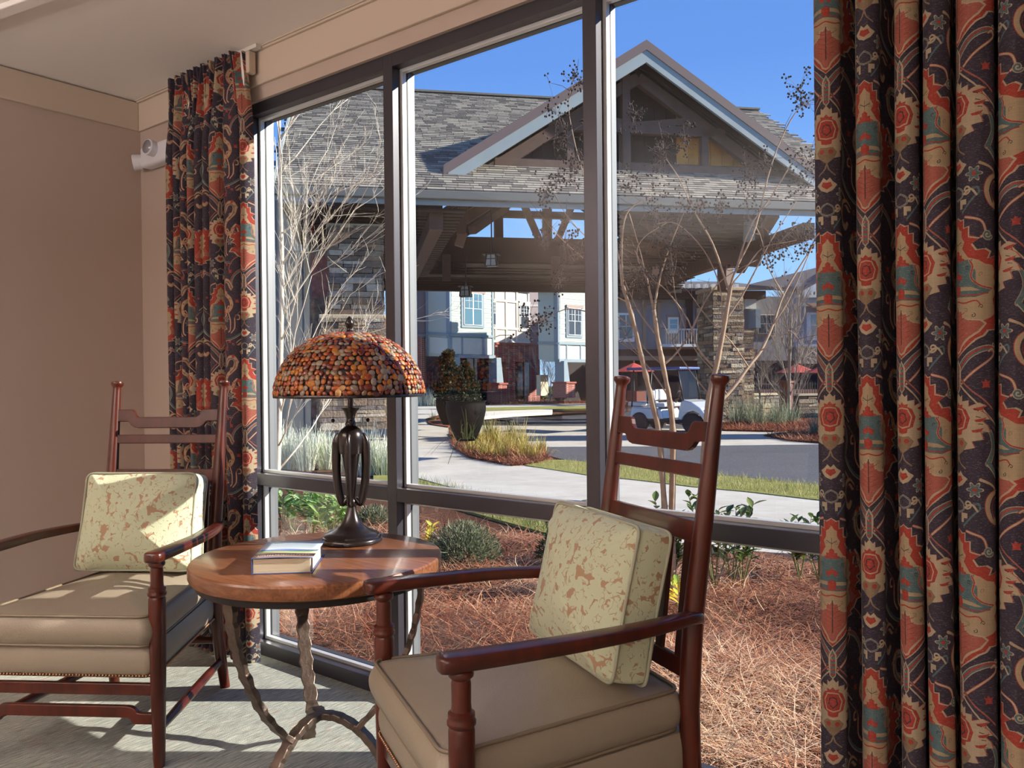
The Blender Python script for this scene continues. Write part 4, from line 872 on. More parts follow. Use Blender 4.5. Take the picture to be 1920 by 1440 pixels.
course = .155; slope_l = BR*math.sqrt(1+PITCH**2); ncs = int(slope_l/course); ST = math.atan(PITCH); cosS, sinS = math.cos(ST), math.sin(ST)
stock = []
for w_ in (.22, .30, .38, .46):
    for c in shc:
        mb = MB(); mb.cur = c; mb.box8([(0, 0, .0), (w_-.012, 0, .0), (w_-.012, course*1.08, -.004), (0, course*1.08, -.004), (0, 0, .030), (w_-.012, 0, .030), (w_-.012, course*1.08, .010), (0, course*1.08, .010)])
        o = mb.build('shingle_stock', m_sh); stock.append((w_, o.data)); bpy.data.objects.remove(o)
cands = []; rest = MB(); 
for k in range(ncs+1):
    s0 = k*course; b = s0*cosS; z = ZE+s0*sinS+.002; a = AL-rng.random()*.2
    while a < AR-.1:
        i = int(rng.integers(len(stock))); w_, me = stock[i]
        if a+w_ > AL and not (b > GB+.1 and z+.1 < gable_z(a+w_/2) and GA0 < a < GA1): cands.append((a, b, z, i))
        a += w_
vis = [c for c in cands if c[1] < 1.1 and 0 < c[0] < 10.2]; rng.shuffle(vis); vis = vis[:280]; vset = set(map(tuple, vis))
for a, b, z, i in cands:
    if (a, b, z, i) in vset:
        o = bpy.data.objects.new('shingle', stock[int(i)][1]); COL.objects.link(o); o.parent = por; o.location = (a, b, z); o.rotation_euler = (ST, 0, 0)
    else:
        w_, me = stock[int(i)]; M_ = Matrix.Translation((a, b, z)) @ Matrix.Rotation(ST, 4, 'X'); rest.cur = shc[int(i) % 5]
        rest.box8([M_ @ Vector(p) for p in [(0, 0, .0), (w_-.012, 0, .0), (w_-.012, course*1.08, -.004), (0, course*1.08, -.004), (0, 0, .030), (w_-.012, 0, .030), (w_-.012, course*1.08, .010), (0, course*1.08, .010)]])
rest.v = [tuple(PM @ Vector(p)) for p in rest.v]; rest.build('shingles', m_sh, por, kind='stuff')
m = LB(); m.bar((AL, BR, roof_z(BR)+.02), (AR, BR, roof_z(BR)+.02), .30, .06); m.c = [srgb(120, 116, 106)]*len(m.f); m.build('ridge_cap', m_sh, por)
m = LB(); m.box((AL-.05, -.13, ZE-.24), (AR+.1, .01, ZE-.03)); m.build('gutter', m_gutter, por, bevel=.02)
m = LB(); m.box((AL, .0, ZE-.36), (AR, .05, ZE-.03)); m.build('fascia_board', m_fascia, por)
m = LB(); m.bar((AL-.02, 0, ZE-.06), (AL-.02, BR, roof_z(BR)-.06), .05, .30, (0, 0, 1)); m.build('rake_board', m_fascia, por)
for s in (-1, 1):                                          # the same gable continued over the rear slope
    ae = GA0-.1 if s < 0 else GA1+.1; m = LB(); ze = gable_z(ae); m.box8([(ae, BR+.1, ze-.1), (GC, BR+.1, GH-.1), (GC, 13.2, GH-.1), (ae, 13.2, ze-.1), (ae, BR+.1, ze), (GC, BR+.1, GH), (GC, 13.2, GH), (ae, 13.2, ze)]); m.c = [shc[0]]*len(m.f); m.build('gable_roof', m_sh, por)
# front gable roof: two slabs running back to the main slope, barge boards
for s in (-1, 1):
    ae = GA0-.25 if s < 0 else GA1+.25; ze = gable_z(ae)
    bb_ = (GH-ZE)/PITCH
    m = LB(); b0 = GB-.45
    def zr(a): return gable_z(a)
    bk_e = max((ze-ZE)/PITCH, b0+.3); bk_r = (GH-ZE)/PITCH+.3
    m.box8([(ae, b0, ze-.04), (GC, b0, GH-.04), (GC, bk_r, GH-.04), (ae, bk_e, ze-.04), (ae, b0, ze+.10), (GC, b0, GH+.10), (GC, bk_r, GH+.10), (ae, bk_e, ze+.10)])
    m.c = [shc[0]]*len(m.f); m.build('gable_roof', m_sh, por)
    m = LB(); m.box8([(ae, b0-.06, ze-.14), (GC, b0-.06, GH-.14), (GC, b0+.02, GH-.14), (ae, b0+.02, ze-.14), (ae, b0-.06, ze+.12), (GC, b0-.06, GH+.12), (GC, b0+.02, GH+.12), (ae, b0+.02, ze+.12)]); m.build('barge_board', mat('brown_barge', srgb(110, 92, 88), .6), por)
    m = LB(); ai = ae+.12*(-s); zi = gable_z(ai); m.box8([(ai, b0-.03, zi-.46), (GC, b0-.03, GH-.46), (GC, b0+.05, GH-.46), (ai, b0+.05, zi-.46), (ai, b0-.03, zi-.14), (GC, b0-.03, GH-.14), (GC, b0+.05, GH-.14), (ai, b0+.05, zi-.14)]); m.build('barge_board', m_fascia, por)
def pbeam(nm, a, b, w, h, m_=None, up=(0, 0, 1)):
    m = LB(); m.bar(a, b, w, h, up); return m.build(nm, m_ or m_timber, por, bevel=.01)
bt = GB+.25
pbeam('tie_beam', (GA0+1.15, bt, GZ0+.22), (GA1-1.15, bt, GZ0+.22), .22, .30)
pbeam('collar_beam', (GA0+2.6, bt, GZ0+1.30), (GA1-2.6, bt, GZ0+1.30), .20, .24)
pbeam('king_post', (GC-.35, bt, GZ0+.2), (GC-.35, bt, GH-.55), .26, .22)
for s in (-1, 1):
    a1 = GA0+.9 if s < 0 else GA1-.9
    pbeam('rafter', (a1, bt, gable_z(a1)-.62), (GC, bt, GH-.62), .2, .30)
    pbeam('queen_post', (GC+s*1.9, bt, GZ0+.3), (GC+s*1.9, bt, GZ0+1.3), .2, .2)
    pbeam('strut', (GC, bt, GZ0+1.4), (GC+s*1.55, bt, gable_z(GC+1.55)-.7), .16, .2)
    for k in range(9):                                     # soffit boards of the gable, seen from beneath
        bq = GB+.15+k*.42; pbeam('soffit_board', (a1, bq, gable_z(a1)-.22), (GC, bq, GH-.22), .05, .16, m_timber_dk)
# boarded wall deep in the gable: dark to the left, gold to the right for the reflected room glow
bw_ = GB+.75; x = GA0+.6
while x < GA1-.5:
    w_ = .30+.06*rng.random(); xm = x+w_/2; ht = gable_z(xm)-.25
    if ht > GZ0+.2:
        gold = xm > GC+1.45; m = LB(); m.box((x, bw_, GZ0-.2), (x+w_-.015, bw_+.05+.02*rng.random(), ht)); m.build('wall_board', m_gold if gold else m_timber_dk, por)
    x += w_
# low returns: underside boarding and the rear truss with open sky panels
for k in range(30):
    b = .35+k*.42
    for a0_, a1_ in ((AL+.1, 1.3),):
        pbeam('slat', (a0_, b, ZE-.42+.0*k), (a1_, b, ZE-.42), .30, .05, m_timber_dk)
TB = 12.6
for s in (-1, 1):
    e_ = GA0+.3 if s < 0 else GA1-.3
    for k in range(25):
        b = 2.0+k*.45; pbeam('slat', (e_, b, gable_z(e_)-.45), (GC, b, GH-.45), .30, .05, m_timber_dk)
for b in (3.2, 7.6):
    for s in (-1, 1): e_ = GC+s*4.6; pbeam('rafter', (e_, b, gable_z(e_)-.75), (GC, b, GH-.75), .3, .34)
# rear truss across the back of the drive
pbeam('tie_beam', (AL, TB, 6.25), (AR, TB, 6.25), .4, 1.0, m_timber_dk)
for k in range(8): pbeam('slat', (AL, TB+.1+.2*k, 5.55-.075*k), (AR, TB+.1+.2*k, 5.55-.075*k), .16, .05, m_timber_dk)
pbeam('soffit_panel', (AL, TB+.9, 5.28), (AR, TB+.9, 5.28), 1.9, .04, m_timber_dk, EB.cross(EA)*-1); m = LB(); m.box((AL, TB+1.7, 4.9), (AR, TB+1.8, 6.2)); m.build('rear_boarding', m_timber_dk, por); pbeam('tie_beam', (AL, TB+1.6, 4.93), (AR, TB+1.6, 4.93), .3, .3, m_timber_dk)
pbeam('collar_beam', (GC-3.4, TB, 7.72), (GC+3.4, TB, 7.72), .3, .26, m_timber_dk)
for a in (GC-2.0, GC+.0, GC+2.2): pbeam('post', (a, TB, 6.4), (a, TB, 9.0), .34, .34, m_timber_dk)
for s in (-1, 1): pbeam('rafter', (GC+s*5.0, TB, 6.0), (GC, TB, 9.35), .35, .6, m_timber_dk); pbeam('brace', (GC+s*.3, TB-.2, 6.5), (GC+s*1.0, TB-.2, 8.1), .2, .26)
for a in (GC-4.2, GC+.1, GC+4.2): pbeam('bracket', (a, TB-1.0, 5.9), (a, TB-.9, 4.9), .3, .3)
for s, a in ((1, .6), (-1, 10.6)):                         # long side beams with knee braces
    pbeam('side_beam', (a, .6, ZE-.62), (a, TB, ZE-.62), .34, .42)

def cam_beam(nm, pts, w, h, m_=None, parent=None):
    m = MB(); m.bar(atd(*pts[0]), atd(*pts[1]), w, h); return m.build(nm, m_ or m_timber, parent or por, bevel=.01)
# visible timbers near the opening: post and brace left of the sky panels, right-hand bay
cam_beam('post', ((871, 380, 22), (864, 440, 22)), .26, .24)
cam_beam('brace', ((885, 432, 23), (948, 388, 25)), .22, .24)
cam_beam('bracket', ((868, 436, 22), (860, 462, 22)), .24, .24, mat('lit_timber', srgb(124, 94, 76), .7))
# right bay: flat boarded soffit whose outer edge runs back from the eave
P = [atd(1160, 384, 20.3), atd(1450, 398, 21), atd(1388, 505, 31), atd(1160, 500, 31)]
for k in range(16):
    t = k/16; a = P[0].lerp(P[3], t); b = P[1].lerp(P[2], t); m = MB(); m.bar(a, b, .40+.1*(k % 2), .05); m.build('slat', m_timber_dk, por)
m = MB(); m.bar(P[1]+Vector((0, 0, .1)), P[2]+Vector((0, 0, .1)), .3, .5); m.build('edge_beam', m_timber, por)
cam_beam('bracket', ((1407, 398, 22), (1404, 452, 22)), .36, .2, m_fascia); cam_beam('bracket', ((1330, 478, 24), (1424, 487, 24)), .4, .40); cam_beam('bracket', ((1380, 394, 21.5), (1446, 402, 21.5)), .5, .16)
cam_beam('knee_brace', ((1290, 400, 23), (1222, 470, 25)), .25, .3); cam_beam('knee_brace', ((1190, 395, 22), (1250, 445, 24)), .25, .3)
cam_beam('post', ((1360, 480, 27), (1360, 545, 27)), .40, .36)
# ---------------------------------------------------------------- stone piers
m_stone = mat('ledgestone', None, .95, attr='col', noise=(9, .22), bump=(18, .8, .03))
stc = [srgb(*c) for c in ((150, 134, 112), (128, 112, 94), (170, 154, 130), (112, 98, 84), (186, 172, 150), (140, 118, 96), (120, 110, 104), (160, 132, 104))]
m_cap = mat('cast_stone_cap', srgb(186, 170, 142), .85, noise=(4, .1), bump=(20, .4, .02))
def pier(label, px0, px1, ytop, ybot, D, depth, caps, limit, nm='stone_pier', hmin=.10, hmax=.19, wmul=1.0, turn=10):
    """stacked ledgestones round a solid core; px measured on its front face"""
    a = atd(px0, ybot, D); b = atd(px1, ybot, D); w = (b-a).length; zt = atd((px0+px1)/2, ytop, D).z; zb_ = atd((px0+px1)/2, ybot, D).z
    ang = _ya-math.radians(-turn) if False else _ya+math.radians(turn)*1
    base = (a+b)/2; base.z = zb_
    o = thing(nm, label, 'stone pier', base, ang)
    m = LB(); m.box((-w/2+.05, .05, 0), (w/2-.05, depth-.05, zt-zb_)); m.build('core', mat('mortar', srgb(90, 82, 74), 1), o)
    z = 0; H = zt-zb_; cnt = 0; restm = LB(); items = []
    while z < H-.04:
        h = min(hmin+(hmax-hmin)*rng.random(), H-z)
        for face in range(4):
            L_ = w if face in (0, 2) else depth; x = 0
            while x < L_-.02:
                l = min((.22+.5*rng.random()**1.5)*wmul, L_-x); l = L_-x if L_-x-l < .12 else l
                pr = .02+.05*rng.random(); sub = 2 if (h > .15 and rng.random() < .35) else 1
                for q in range(sub):
                    hh = h/sub; z0_ = z+q*hh
                    if face == 0: lo, hi = (-w/2+x+.006, -pr, z0_+.006), (-w/2+x+l-.006, .12, z0_+hh-.006)
                    elif face == 1: lo, hi = (w/2-.12, x+.006, z0_+.006), (w/2+pr, x+l-.006, z0_+hh-.006)
                    elif face == 2: lo, hi = (-w/2+x+.006, depth-.12, z0_+.006), (-w/2+x+l-.006, depth+pr, z0_+hh-.006)
                    else: lo, hi = (-w/2-pr, x+.006, z0_+.006), (-w/2+.12, x+l-.006, z0_+hh-.006)
                    items.append((face, z0_, lo, hi))
                x += l
        z += h
    items.sort(key=lambda t_: (t_[0] not in (0, 1, 3), t_[0])); n = 0
    for face, z0_, lo, hi in items:
        c = stc[int(rng.integers(len(stc)))]
        def jit(mb):
            s0 = len(mb.v); mb.cur = c; mb.box(lo, hi)
            for i in range(s0, len(mb.v)): v = mb.v[i]; mb.v[i] = (v[0]+rng.normal()*.006, v[1]+rng.normal()*.008, v[2]+rng.normal()*.004)
        if n < limit: mb = LB(); jit(mb); mb.build('stone', m_stone, o); n += 1
        else: jit(restm)
    if restm.f: restm.build('stones', m_stone, o, kind='stuff')
    for zc_, ov, th_ in caps:
        m = LB(); m.box((-w/2-ov, -ov, zc_), (w/2+ov, depth+ov, zc_+th_)); m.build('cap', m_cap, o, bevel=.02)
    return o
pier('tall ledgestone pier behind the pebble lamp, seen through the first pane', 605, 722, 597, 806, 19.3, 1.6, [(2.68, .04, .10)], 150)
pier('upper stage of the ledgestone pier beneath the portico eave', 620, 716, 424, 594, 19.8, 1.3, [(2.2, .05, .10)], 110)
pier('tall ledgestone pier behind the golf cart and bare shrub', 1336, 1396, 540, 796, 27.5, 1.2, [(4.6, .08, .12)], 150)
pier('narrow ledgestone pier beside the tall pier with a tapered post above', 1394, 1414, 618, 792, 29.5, .8, [(3.3, .05, .08)], 60)
# pier hidden by the curtain whose shadow crosses the drive
pier('broad ledgestone portico pier standing behind the long curtain', 1640, 1745, 420, 838, 19.6, 1.5, [], 0)
# wing of the building that the portico adjoins, behind the bare tree
wg = thing('building_wing', 'shaded brick and stone wing behind the bare tree in the first pane', 'building', (0, 0, 0)); FR[wg.name] = Matrix()
def wbox(nm, x0, x1, y0, y1, D, t_, m_): 
    a = atd(x0, y1, D); b = atd(x1, y1, D); z1 = atd((x0+x1)/2, y0, D).z; f = CF*t_; m = MB(); m.box8([a, b, b+f, a+f, Vector((a.x, a.y, z1)), Vector((b.x, b.y, z1)), Vector((b.x, b.y, z1))+f, Vector((a.x, a.y, z1))+f]); m.build(nm, m_, wg)
wbox('wall', 380, 628, 350, 812, 24, .4, mat('wing_siding', srgb(150, 146, 138), .9)); wbox('brick_panel', 588, 606, 372, 430, 23.9, .1, mat('wing_brick', srgb(170, 110, 96), .9, noise=(6, .3))); wbox('stone_facing', 584, 640, 560, 812, 23.7, .2, mat('wing_stone', srgb(130, 108, 90), .95, noise=(5, .4), bump=(6, 1, .1))); wbox('window', 540, 572, 470, 560, 23.85, .1, mat('wing_glass', srgb(40, 44, 48), .1)); wbox('window_frame', 536, 576, 464, 470, 23.8, .12, m_fascia); wbox('brick_panel', 584, 640, 480, 560, 23.9, .1, mat('wing_brick'))
# ---------------------------------------------------------------- hanging lanterns
m_lan = mat('lantern_black', srgb(34, 32, 34), .5, .5); m_mica = mat('lantern_glass', srgb(186, 184, 176), .3, noise=(8, .1))
def lantern(px, py, D, w, chain_py, label):
    c = atd(px, py, D); top = atd(px, chain_py, D); s = w; o = thing('hanging_lantern', label, 'lantern', c, .5)
    m = LB(); n = 10; hh = top.z-c.z; m.tube([(0, 0, s*.9), (0, 0, hh)], .02, 6); m.build('chain', m_lan, o)
    m = LB(); m.box8([(-s*1.15, -s*1.15, s*.72), (s*1.15, -s*1.15, s*.72), (s*1.15, s*1.15, s*.72), (-s*1.15, s*1.15, s*.72), (-s*.3, -s*.3, s*.95), (s*.3, -s*.3, s*.95), (s*.3, s*.3, s*.95), (-s*.3, s*.3, s*.95)]); m.build('roof', m_lan, o)
    def q(t, sg, sg2): r_ = lerp(.82, .62, t)*s; return (sg*r_, sg2*r_, lerp(-.85, .72, t)*s)
    m = LB(); m.box8([Vector(q(0, -1, -1))*.94, Vector(q(0, 1, -1))*.94, Vector(q(0, 1, 1))*.94, Vector(q(0, -1, 1))*.94, q(1, -.94, -.94), q(1, .94, -.94), q(1, .94, .94), q(1, -.94, .94)]); m.build('glass', m_mica, o)
    m = LB()
    for a in (-1, 1):
        for b in (-1, 1): m.bar(q(0, a, b), q(1, a, b), s*.14, s*.14)
        for ax in (0, 1):
            for zz in (0, .62):
                p0 = q(zz, a, -1) if ax == 0 else q(zz, -1, a); p1 = q(zz, a, 1) if ax == 0 else q(zz, 1, a); m.bar(p0, p1, s*.10, s*.10)
            p0 = q(0, a, 0) if ax == 0 else q(0, 0, a); p1 = q(1, a, 0) if ax == 0 else q(1, 0, a); m.bar(p0, p1, s*.08, s*.08)
    m.build('frame', m_lan, o)
lantern(922, 488, 22, .20, 330, 'larger of the two lanterns hanging from long chains under the portico')
lantern(873, 546, 27, .21, 395, 'lower hanging lantern in front of the sage gabled house')
lantern(1378, 489, 25, .22, 462, 'lantern hanging under the portico bracket at the stone pier')
# ================================================================ houses across the drive
m_sage = mat('sage_siding', srgb(178, 190, 180), .85); m_cream = mat('cream_board', srgb(216, 202, 184), .85); m_creamtrim = mat('cream_trim', srgb(228, 222, 208), .8)
m_blue = mat('blue_grey_trim', srgb(132, 150, 160), .8); m_mauve = mat('mauve_siding', srgb(128, 118, 122), .85); m_wht = mat('white_sash', srgb(226, 228, 226), .6)
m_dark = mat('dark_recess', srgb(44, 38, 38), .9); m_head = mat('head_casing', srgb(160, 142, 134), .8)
m_dglass = mat('house_glass', srgb(58, 66, 74), .08, 0, 1.0); m_bglass = mat('house_glass_blue', srgb(90, 128, 146), .08, 0, 1.0)
def brick_mat():
    m = bpy.data.materials.new('red_brick'); m.use_nodes = True; N = m.node_tree.nodes; L = m.node_tree.links; p = N['Principled BSDF']; p.inputs['Roughness'].default_value = .95
    tc = N.new('ShaderNodeTexCoord'); mp = N.new('ShaderNodeMapping'); mp.inputs['Rotation'].default_value = (PI/2, 0, 0); L.new(tc.outputs['Object'], mp.inputs[0]); b = N.new('ShaderNodeTexBrick'); L.new(mp.outputs[0], b.inputs['Vector'])
    b.inputs['Scale'].default_value = 4.2; b.inputs['Color1'].default_value = (*srgb(156, 78, 66), 1); b.inputs['Color2'].default_value = (*srgb(116, 62, 56), 1); b.inputs['Mortar'].default_value = (*srgb(176, 160, 148), 1); b.inputs['Mortar Size'].default_value = .022
    L.new(b.outputs['Color'], p.inputs['Base Color']); return m
m_brick = brick_mat()
FD = (CR+CF).normalized(); SD = (CR-CF).normalized()
class Facade:
    """a facade plane through survey point (px at depth D) running along dirn; positions are given in photo pixels on that plane"""
    def __init__(s, px, D, dirn, parent):
        s.o = atd(px, 711, D); s.d = dirn; s.n = Vector((dirn.y, -dirn.x, 0)); s.parent = parent
        if s.n.dot(EYE-s.o) < 0: s.n = -s.n
    def hit(s, px, py):
        r = ray(px, py); t = (s.o-EYE).dot(s.n)/r.dot(s.n); return EYE+r*t
    def box(s, name, x0, x1, y0, y1, m, out=.06, back=.25, bev=0):
        """quad between pixel columns x0..x1; y0,y1 may be (left,right) pairs"""
        y0 = y0 if hasattr(y0, '__len__') else (y0, y0); y1 = y1 if hasattr(y1, '__len__') else (y1, y1)
        a, b, c, d = s.hit(x0, y1[0]), s.hit(x1, y1[1]), s.hit(x1, y0[1]), s.hit(x0, y0[0])
        for p, q in ((d, a), (c, b)): p.x, p.y = q.x, q.y
        f = s.n*out; g = -s.n*back; mb = MB(); mb.box8([a+f, b+f, b+g, a+g, d+f, c+f, c+g, d+g])
        o = mb.build(name, m, s.parent); return o
    def level(s, px0, py, px): return hz(px)+(py-hz(px0))*s.dep(px0)/s.dep(px)
    def dep(s, px): return (s.hit(px, 700)-EYE).dot(FW)
    def lev(s, pxr, py, x0, x1): return (s.level(pxr, py, x0), s.level(pxr, py, x1))
    def window(s, x0, x1, y0, y1, ref, cols=2, mun=(2, 2), glass=None, trim=None, head=None):
        Y0 = s.lev(ref, y0, x0, x1); Y1 = s.lev(ref, y1, x0, x1); g = glass or m_dglass; dx = (x1-x0)
        if trim: s.box('window_casing', x0-dx*.12, x1+dx*.12, s.lev(ref, y0-3, x0, x1), s.lev(ref, y1+5, x0, x1), trim, .09)
        if head: s.box('head_casing', x0-dx*.14, x1+dx*.16, s.lev(ref, y0-5.5, x0, x1), s.lev(ref, y0, x0, x1), head, .14)
        w = s.box('window', x0, x1, Y0, Y1, m_wht, .13)
        for c in range(cols):
            a = x0+dx*(c+.07)/cols; b = x0+dx*(c+.93)/cols; ym = (y0+y1)/2-(y1-y0)*.02
            for r, (p, q) in enumerate(((y0+1.2, ym-.6), (ym+.6, y1-1.2))):
                P = s.parent; s.parent = w; s.box('pane', a, b, s.lev(ref, p, a, b), s.lev(ref, q, a, b), g, .145); 
                if r == 0:
                    for i in range(1, mun[0]): xm = a+(b-a)*i/mun[0]; s.box('muntin', xm-.25, xm+.25, s.lev(ref, p, xm, xm), s.lev(ref, q, xm, xm), m_wht, .16)
                    for i in range(1, mun[1]): yy = p+(q-p)*i/mun[1]; s.box('muntin', a, b, s.lev(ref, yy-.25, a, b), s.lev(ref, yy+.25, a, b), m_wht, .16)
                s.parent = P
def goose(F, px, py, P):
    c = F.hit(px, py)+F.n*.9; mb = MB(); mb.tube([F.hit(px-9, py-8), F.hit(px-9, py-11)+F.n*.4, c+Vector((0, 0, .35)), c], .03, 6); mb.lathe([(.05, .12), (.1, .05), (.32, -.12), (.30, -.14)], c, 14); mb.build('gooseneck_lamp', mat('grey_metal', srgb(110, 110, 112), .5, .5), P, smooth=True)
h1 = thing('townhouse', 'sage shingled bay house with brick piers behind the planters', 'building', (0, 0, 0)); FR[h1.name] = Matrix()
f1 = Facade(843, 46, FD, h1)
f1.box('wall', 843, 925, (524, 524), (668, 666), m_sage, .0, 1.0)
# individually laid sidings in shingle courses
for k in range(22):
    yy = 528+k*4.6; ya = f1.lev(845, yy, 846, 922); yb = f1.lev(845, yy+4.3, 846, 922); f1.box('siding_course', 846, 922, ya, yb, m_sage, .03+.012*(k % 2))
f1.box('corner_board', 842.5, 846, f1.lev(844, 524, 842, 846), f1.lev(844, 668, 842, 846), m_blue, .07); f1.box('corner_board', 922, 925, f1.lev(844, 524, 922, 925), f1.lev(844, 668, 922, 925), m_blue, .07)
f1.box('belt_course', 843, 925, f1.lev(845, 626, 843, 925), f1.lev(845, 630.5, 843, 925), m_blue, .10)
for a, b in ((847, 864), (867, 903), (907, 922)): f1.box('panel', a, b, f1.lev(845, 632.5, a, b), f1.lev(845, 664, a, b), mat('sage_panel', srgb(196, 206, 196), .8), .05)
for a, b in ((843, 846), (864, 867), (903, 907), (922, 925)): f1.box('stile', a, b, f1.lev(845, 630, a, b), f1.lev(845, 666, a, b), m_blue, .08)
f1.box('beam', 843, 926, f1.lev(845, 665, 843, 926), f1.lev(845, 671, 843, 926), m_blue, .12)
f1.window(868, 902, 550, 610, 885, 2, (2, 2), m_bglass, m_blue, m_head)
def column(F, x0, x1, yt, yb, x2, P):
    a, b = F.hit(x0, yb), F.hit(x1+2, yb); c, d = F.hit(x0, yt), F.hit(x1-2, yt)
    for p, q in ((c, a),): p.x, p.y = q.x, q.y
    d = F.hit(x1-3, yt); n = F.n*.35; g = -F.n*.35; mb = MB(); mb.box8([a+n, b+n, b+g, a+g, c+n, d+n, d+g, c+g]); mb.build('tapered_column', m_blue, P, bevel=.02)
column(f1, 846, 858, 670, 718, 0, h1); column(f1, 924, 935, 671, 718, 0, h1)
def brickpier(F, x0, x1, yt, yb, P):
    F.box('brick_pier', x0, x1, F.lev(x0, yt+3, x0, x1), F.lev(x0, yb, x0, x1), m_brick, .5, .5); F.box('pier_cap', x0-1, x1+1, F.lev(x0, yt, x0-1, x1+1), F.lev(x0, yt+3.2, x0-1, x1+1), mat('brick_cap', srgb(150, 82, 68), .9), .56, .56)
brickpier(f1, 842, 858, 718, 757, h1); brickpier(f1, 924, 940, 718, 757, h1)
s1 = Facade(843, 46, SD, h1)                               # shaded return of the bay
s1.box('wall', 804, 843, (520, 522), (668, 668), m_sage, .0, .3); s1.box('corner_board', 800, 804, (520, 520), (668, 668), m_blue, .05); s1.box('belt_course', 804, 843, (624, 626), (628, 630), m_blue, .08); s1.box('panel', 807, 840, (632, 634), (662, 664), mat('sage_panel'), .05)
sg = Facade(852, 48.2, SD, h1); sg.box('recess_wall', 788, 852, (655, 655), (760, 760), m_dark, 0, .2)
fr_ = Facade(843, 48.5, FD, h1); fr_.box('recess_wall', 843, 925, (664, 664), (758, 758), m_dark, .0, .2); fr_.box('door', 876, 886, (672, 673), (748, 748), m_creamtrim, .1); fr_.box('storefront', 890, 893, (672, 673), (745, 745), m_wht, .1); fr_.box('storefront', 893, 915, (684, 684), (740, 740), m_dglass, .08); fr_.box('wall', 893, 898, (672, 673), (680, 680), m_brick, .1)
sr_ = Facade(850, 50, SD, h1); sr_.box('door', 806, 826, (671, 671), (738, 738), mat('cream_door', srgb(206, 190, 160), .8), .05)
# --- cream and brick house between the bays
h2 = thing('townhouse', 'cream panelled house over red brick with gooseneck lamps', 'building', (0, 0, 0)); FR[h2.name] = Matrix()
f2 = Facade(925, 49, FD, h2)
f2.box('wall', 924, 993, (530, 538), (642, 645), m_cream, .0, .6)
for yy in (563, 615, 640): f2.box('belt_board', 925, 993, f2.lev(930, yy-2, 925, 993), f2.lev(930, yy+2, 925, 993), m_creamtrim, .07)
for xx in (929, 949, 969, 991): f2.box('batten', xx-1.1, xx+1.1, f2.lev(930, 536, xx, xx), f2.lev(930, 640, xx, xx), m_creamtrim, .06)
f2.window(973.5, 990, 572, 616, 975, 1, (3, 3), m_dglass, m_creamtrim); f2.window(922, 927, 566, 610, 925, 1, (2, 3), m_dglass)
f2.box('brick_wall', 925, 999, f2.lev(930, 643, 925, 999), f2.lev(930, 678, 925, 999), m_brick, .18, .3); f2.box('brick_sill', 925, 999, f2.lev(930, 642, 925, 999), f2.lev(930, 646, 925, 999), mat('brick_cap'), .26, .3)
f2.box('brick_pillar', 945.5, 963, f2.lev(945, 678, 945, 963), f2.lev(945, 752, 945, 963), m_brick, .18, .4)
f2.box('storefront', 925, 999, f2.lev(930, 676, 925, 999), f2.lev(930, 744, 925, 999), mat('storefront_glass', srgb(50, 54, 52), .06, 0, 1), -.3, .4); f2.box('mullion', 989, 990, f2.lev(990, 678, 989, 990), f2.lev(990, 742, 989, 990), m_wht, -.2, .3)
f2.box('roof_eave', 920, 1010, (522, 536), (530, 543), mat('dark_soffit', srgb(96, 92, 90), .8), .6, .3)
goose(f2, 938, 640, h2); goose(f2, 1000, 645, h2)
s2 = Facade(1006, 47, SD, h2); m_wallm = m_mauve
f3w = Facade(993, 53.4, FD, h2); f3w.box('wall', 990, 1014, (530, 535), (668, 668), m_mauve, 0, .3); f3w.box('brick_wall', 990, 1012, (646, 646), (754, 754), m_brick, .05, .3)
for yy in (573, 621): f3w.box('belt_board', 990, 1012, (yy-2, yy-2), (yy+2, yy+2), mat('grey_trim', srgb(150, 146, 146), .8), .05)
# --- right bay
h3 = thing('townhouse', 'second sage shingled bay house beside the dark window mullion', 'building', (0, 0, 0)); FR[h3.name] = Matrix()
f3 = Facade(1046, 45, FD, h3)
f3.box('wall', 1046, 1112, (532, 536), (678, 675), m_sage, 0, 1.0)
for k in range(21):
    yy = 540+k*4.8; f3.box('siding_course', 1049, 1111, f3.lev(1048, yy, 1049, 1111), f3.lev(1048, yy+4.5, 1049, 1111), m_sage, .03+.012*(k % 2))
f3.box('corner_board', 1045, 1048.5, f3.lev(1046, 534, 1045, 1048), f3.lev(1046, 676, 1045, 1048), m_blue, .07)
f3.window(1063, 1087, 577, 628, 1064, 2, (2, 2), m_dglass, m_blue, m_head)
f3.box('belt_course', 1046, 1112, f3.lev(1047, 642, 1046, 1112), f3.lev(1047, 646, 1046, 1112), m_blue, .10)
for a, b in ((1049, 1060), (1063, 1086), (1089, 1110)): f3.box('panel', a, b, f3.lev(1047, 648, a, b), f3.lev(1047, 673, a, b), mat('sage_panel'), .05)
for a in (1047, 1061.5, 1087.5): f3.box('stile', a-1, a+1, f3.lev(1047, 646, a, a), f3.lev(1047, 675, a, a), m_blue, .08)
f3.box('beam', 1046, 1112, f3.lev(1047, 673, 1046, 1112), f3.lev(1047, 679, 1046, 1112), m_blue, .12)
column(f3, 1049, 1058, 677, 716, 0, h3); brickpier(f3, 1049, 1066, 716, 746, h3)
s3 = Facade(1046, 45, SD, h3); s3.box('wall', 1010, 1046, (534, 532), (674, 676), m_sage, 0, .3); s3.box('belt_course', 1010, 1046, (641, 642), (645, 646), m_blue, .08); s3.box('eave', 1006, 1052, (528, 522), (546, 542), mat('dark_soffit'), .5, .3)
f3r = Facade(1046, 47.5, FD, h3); f3r.box('recess_wall', 1046, 1112, (672, 672), (752, 752), m_dark, 0, .2); f3r.box('door', 1012, 1026, (703, 703), (742, 742), mat('cream_door'), .1)
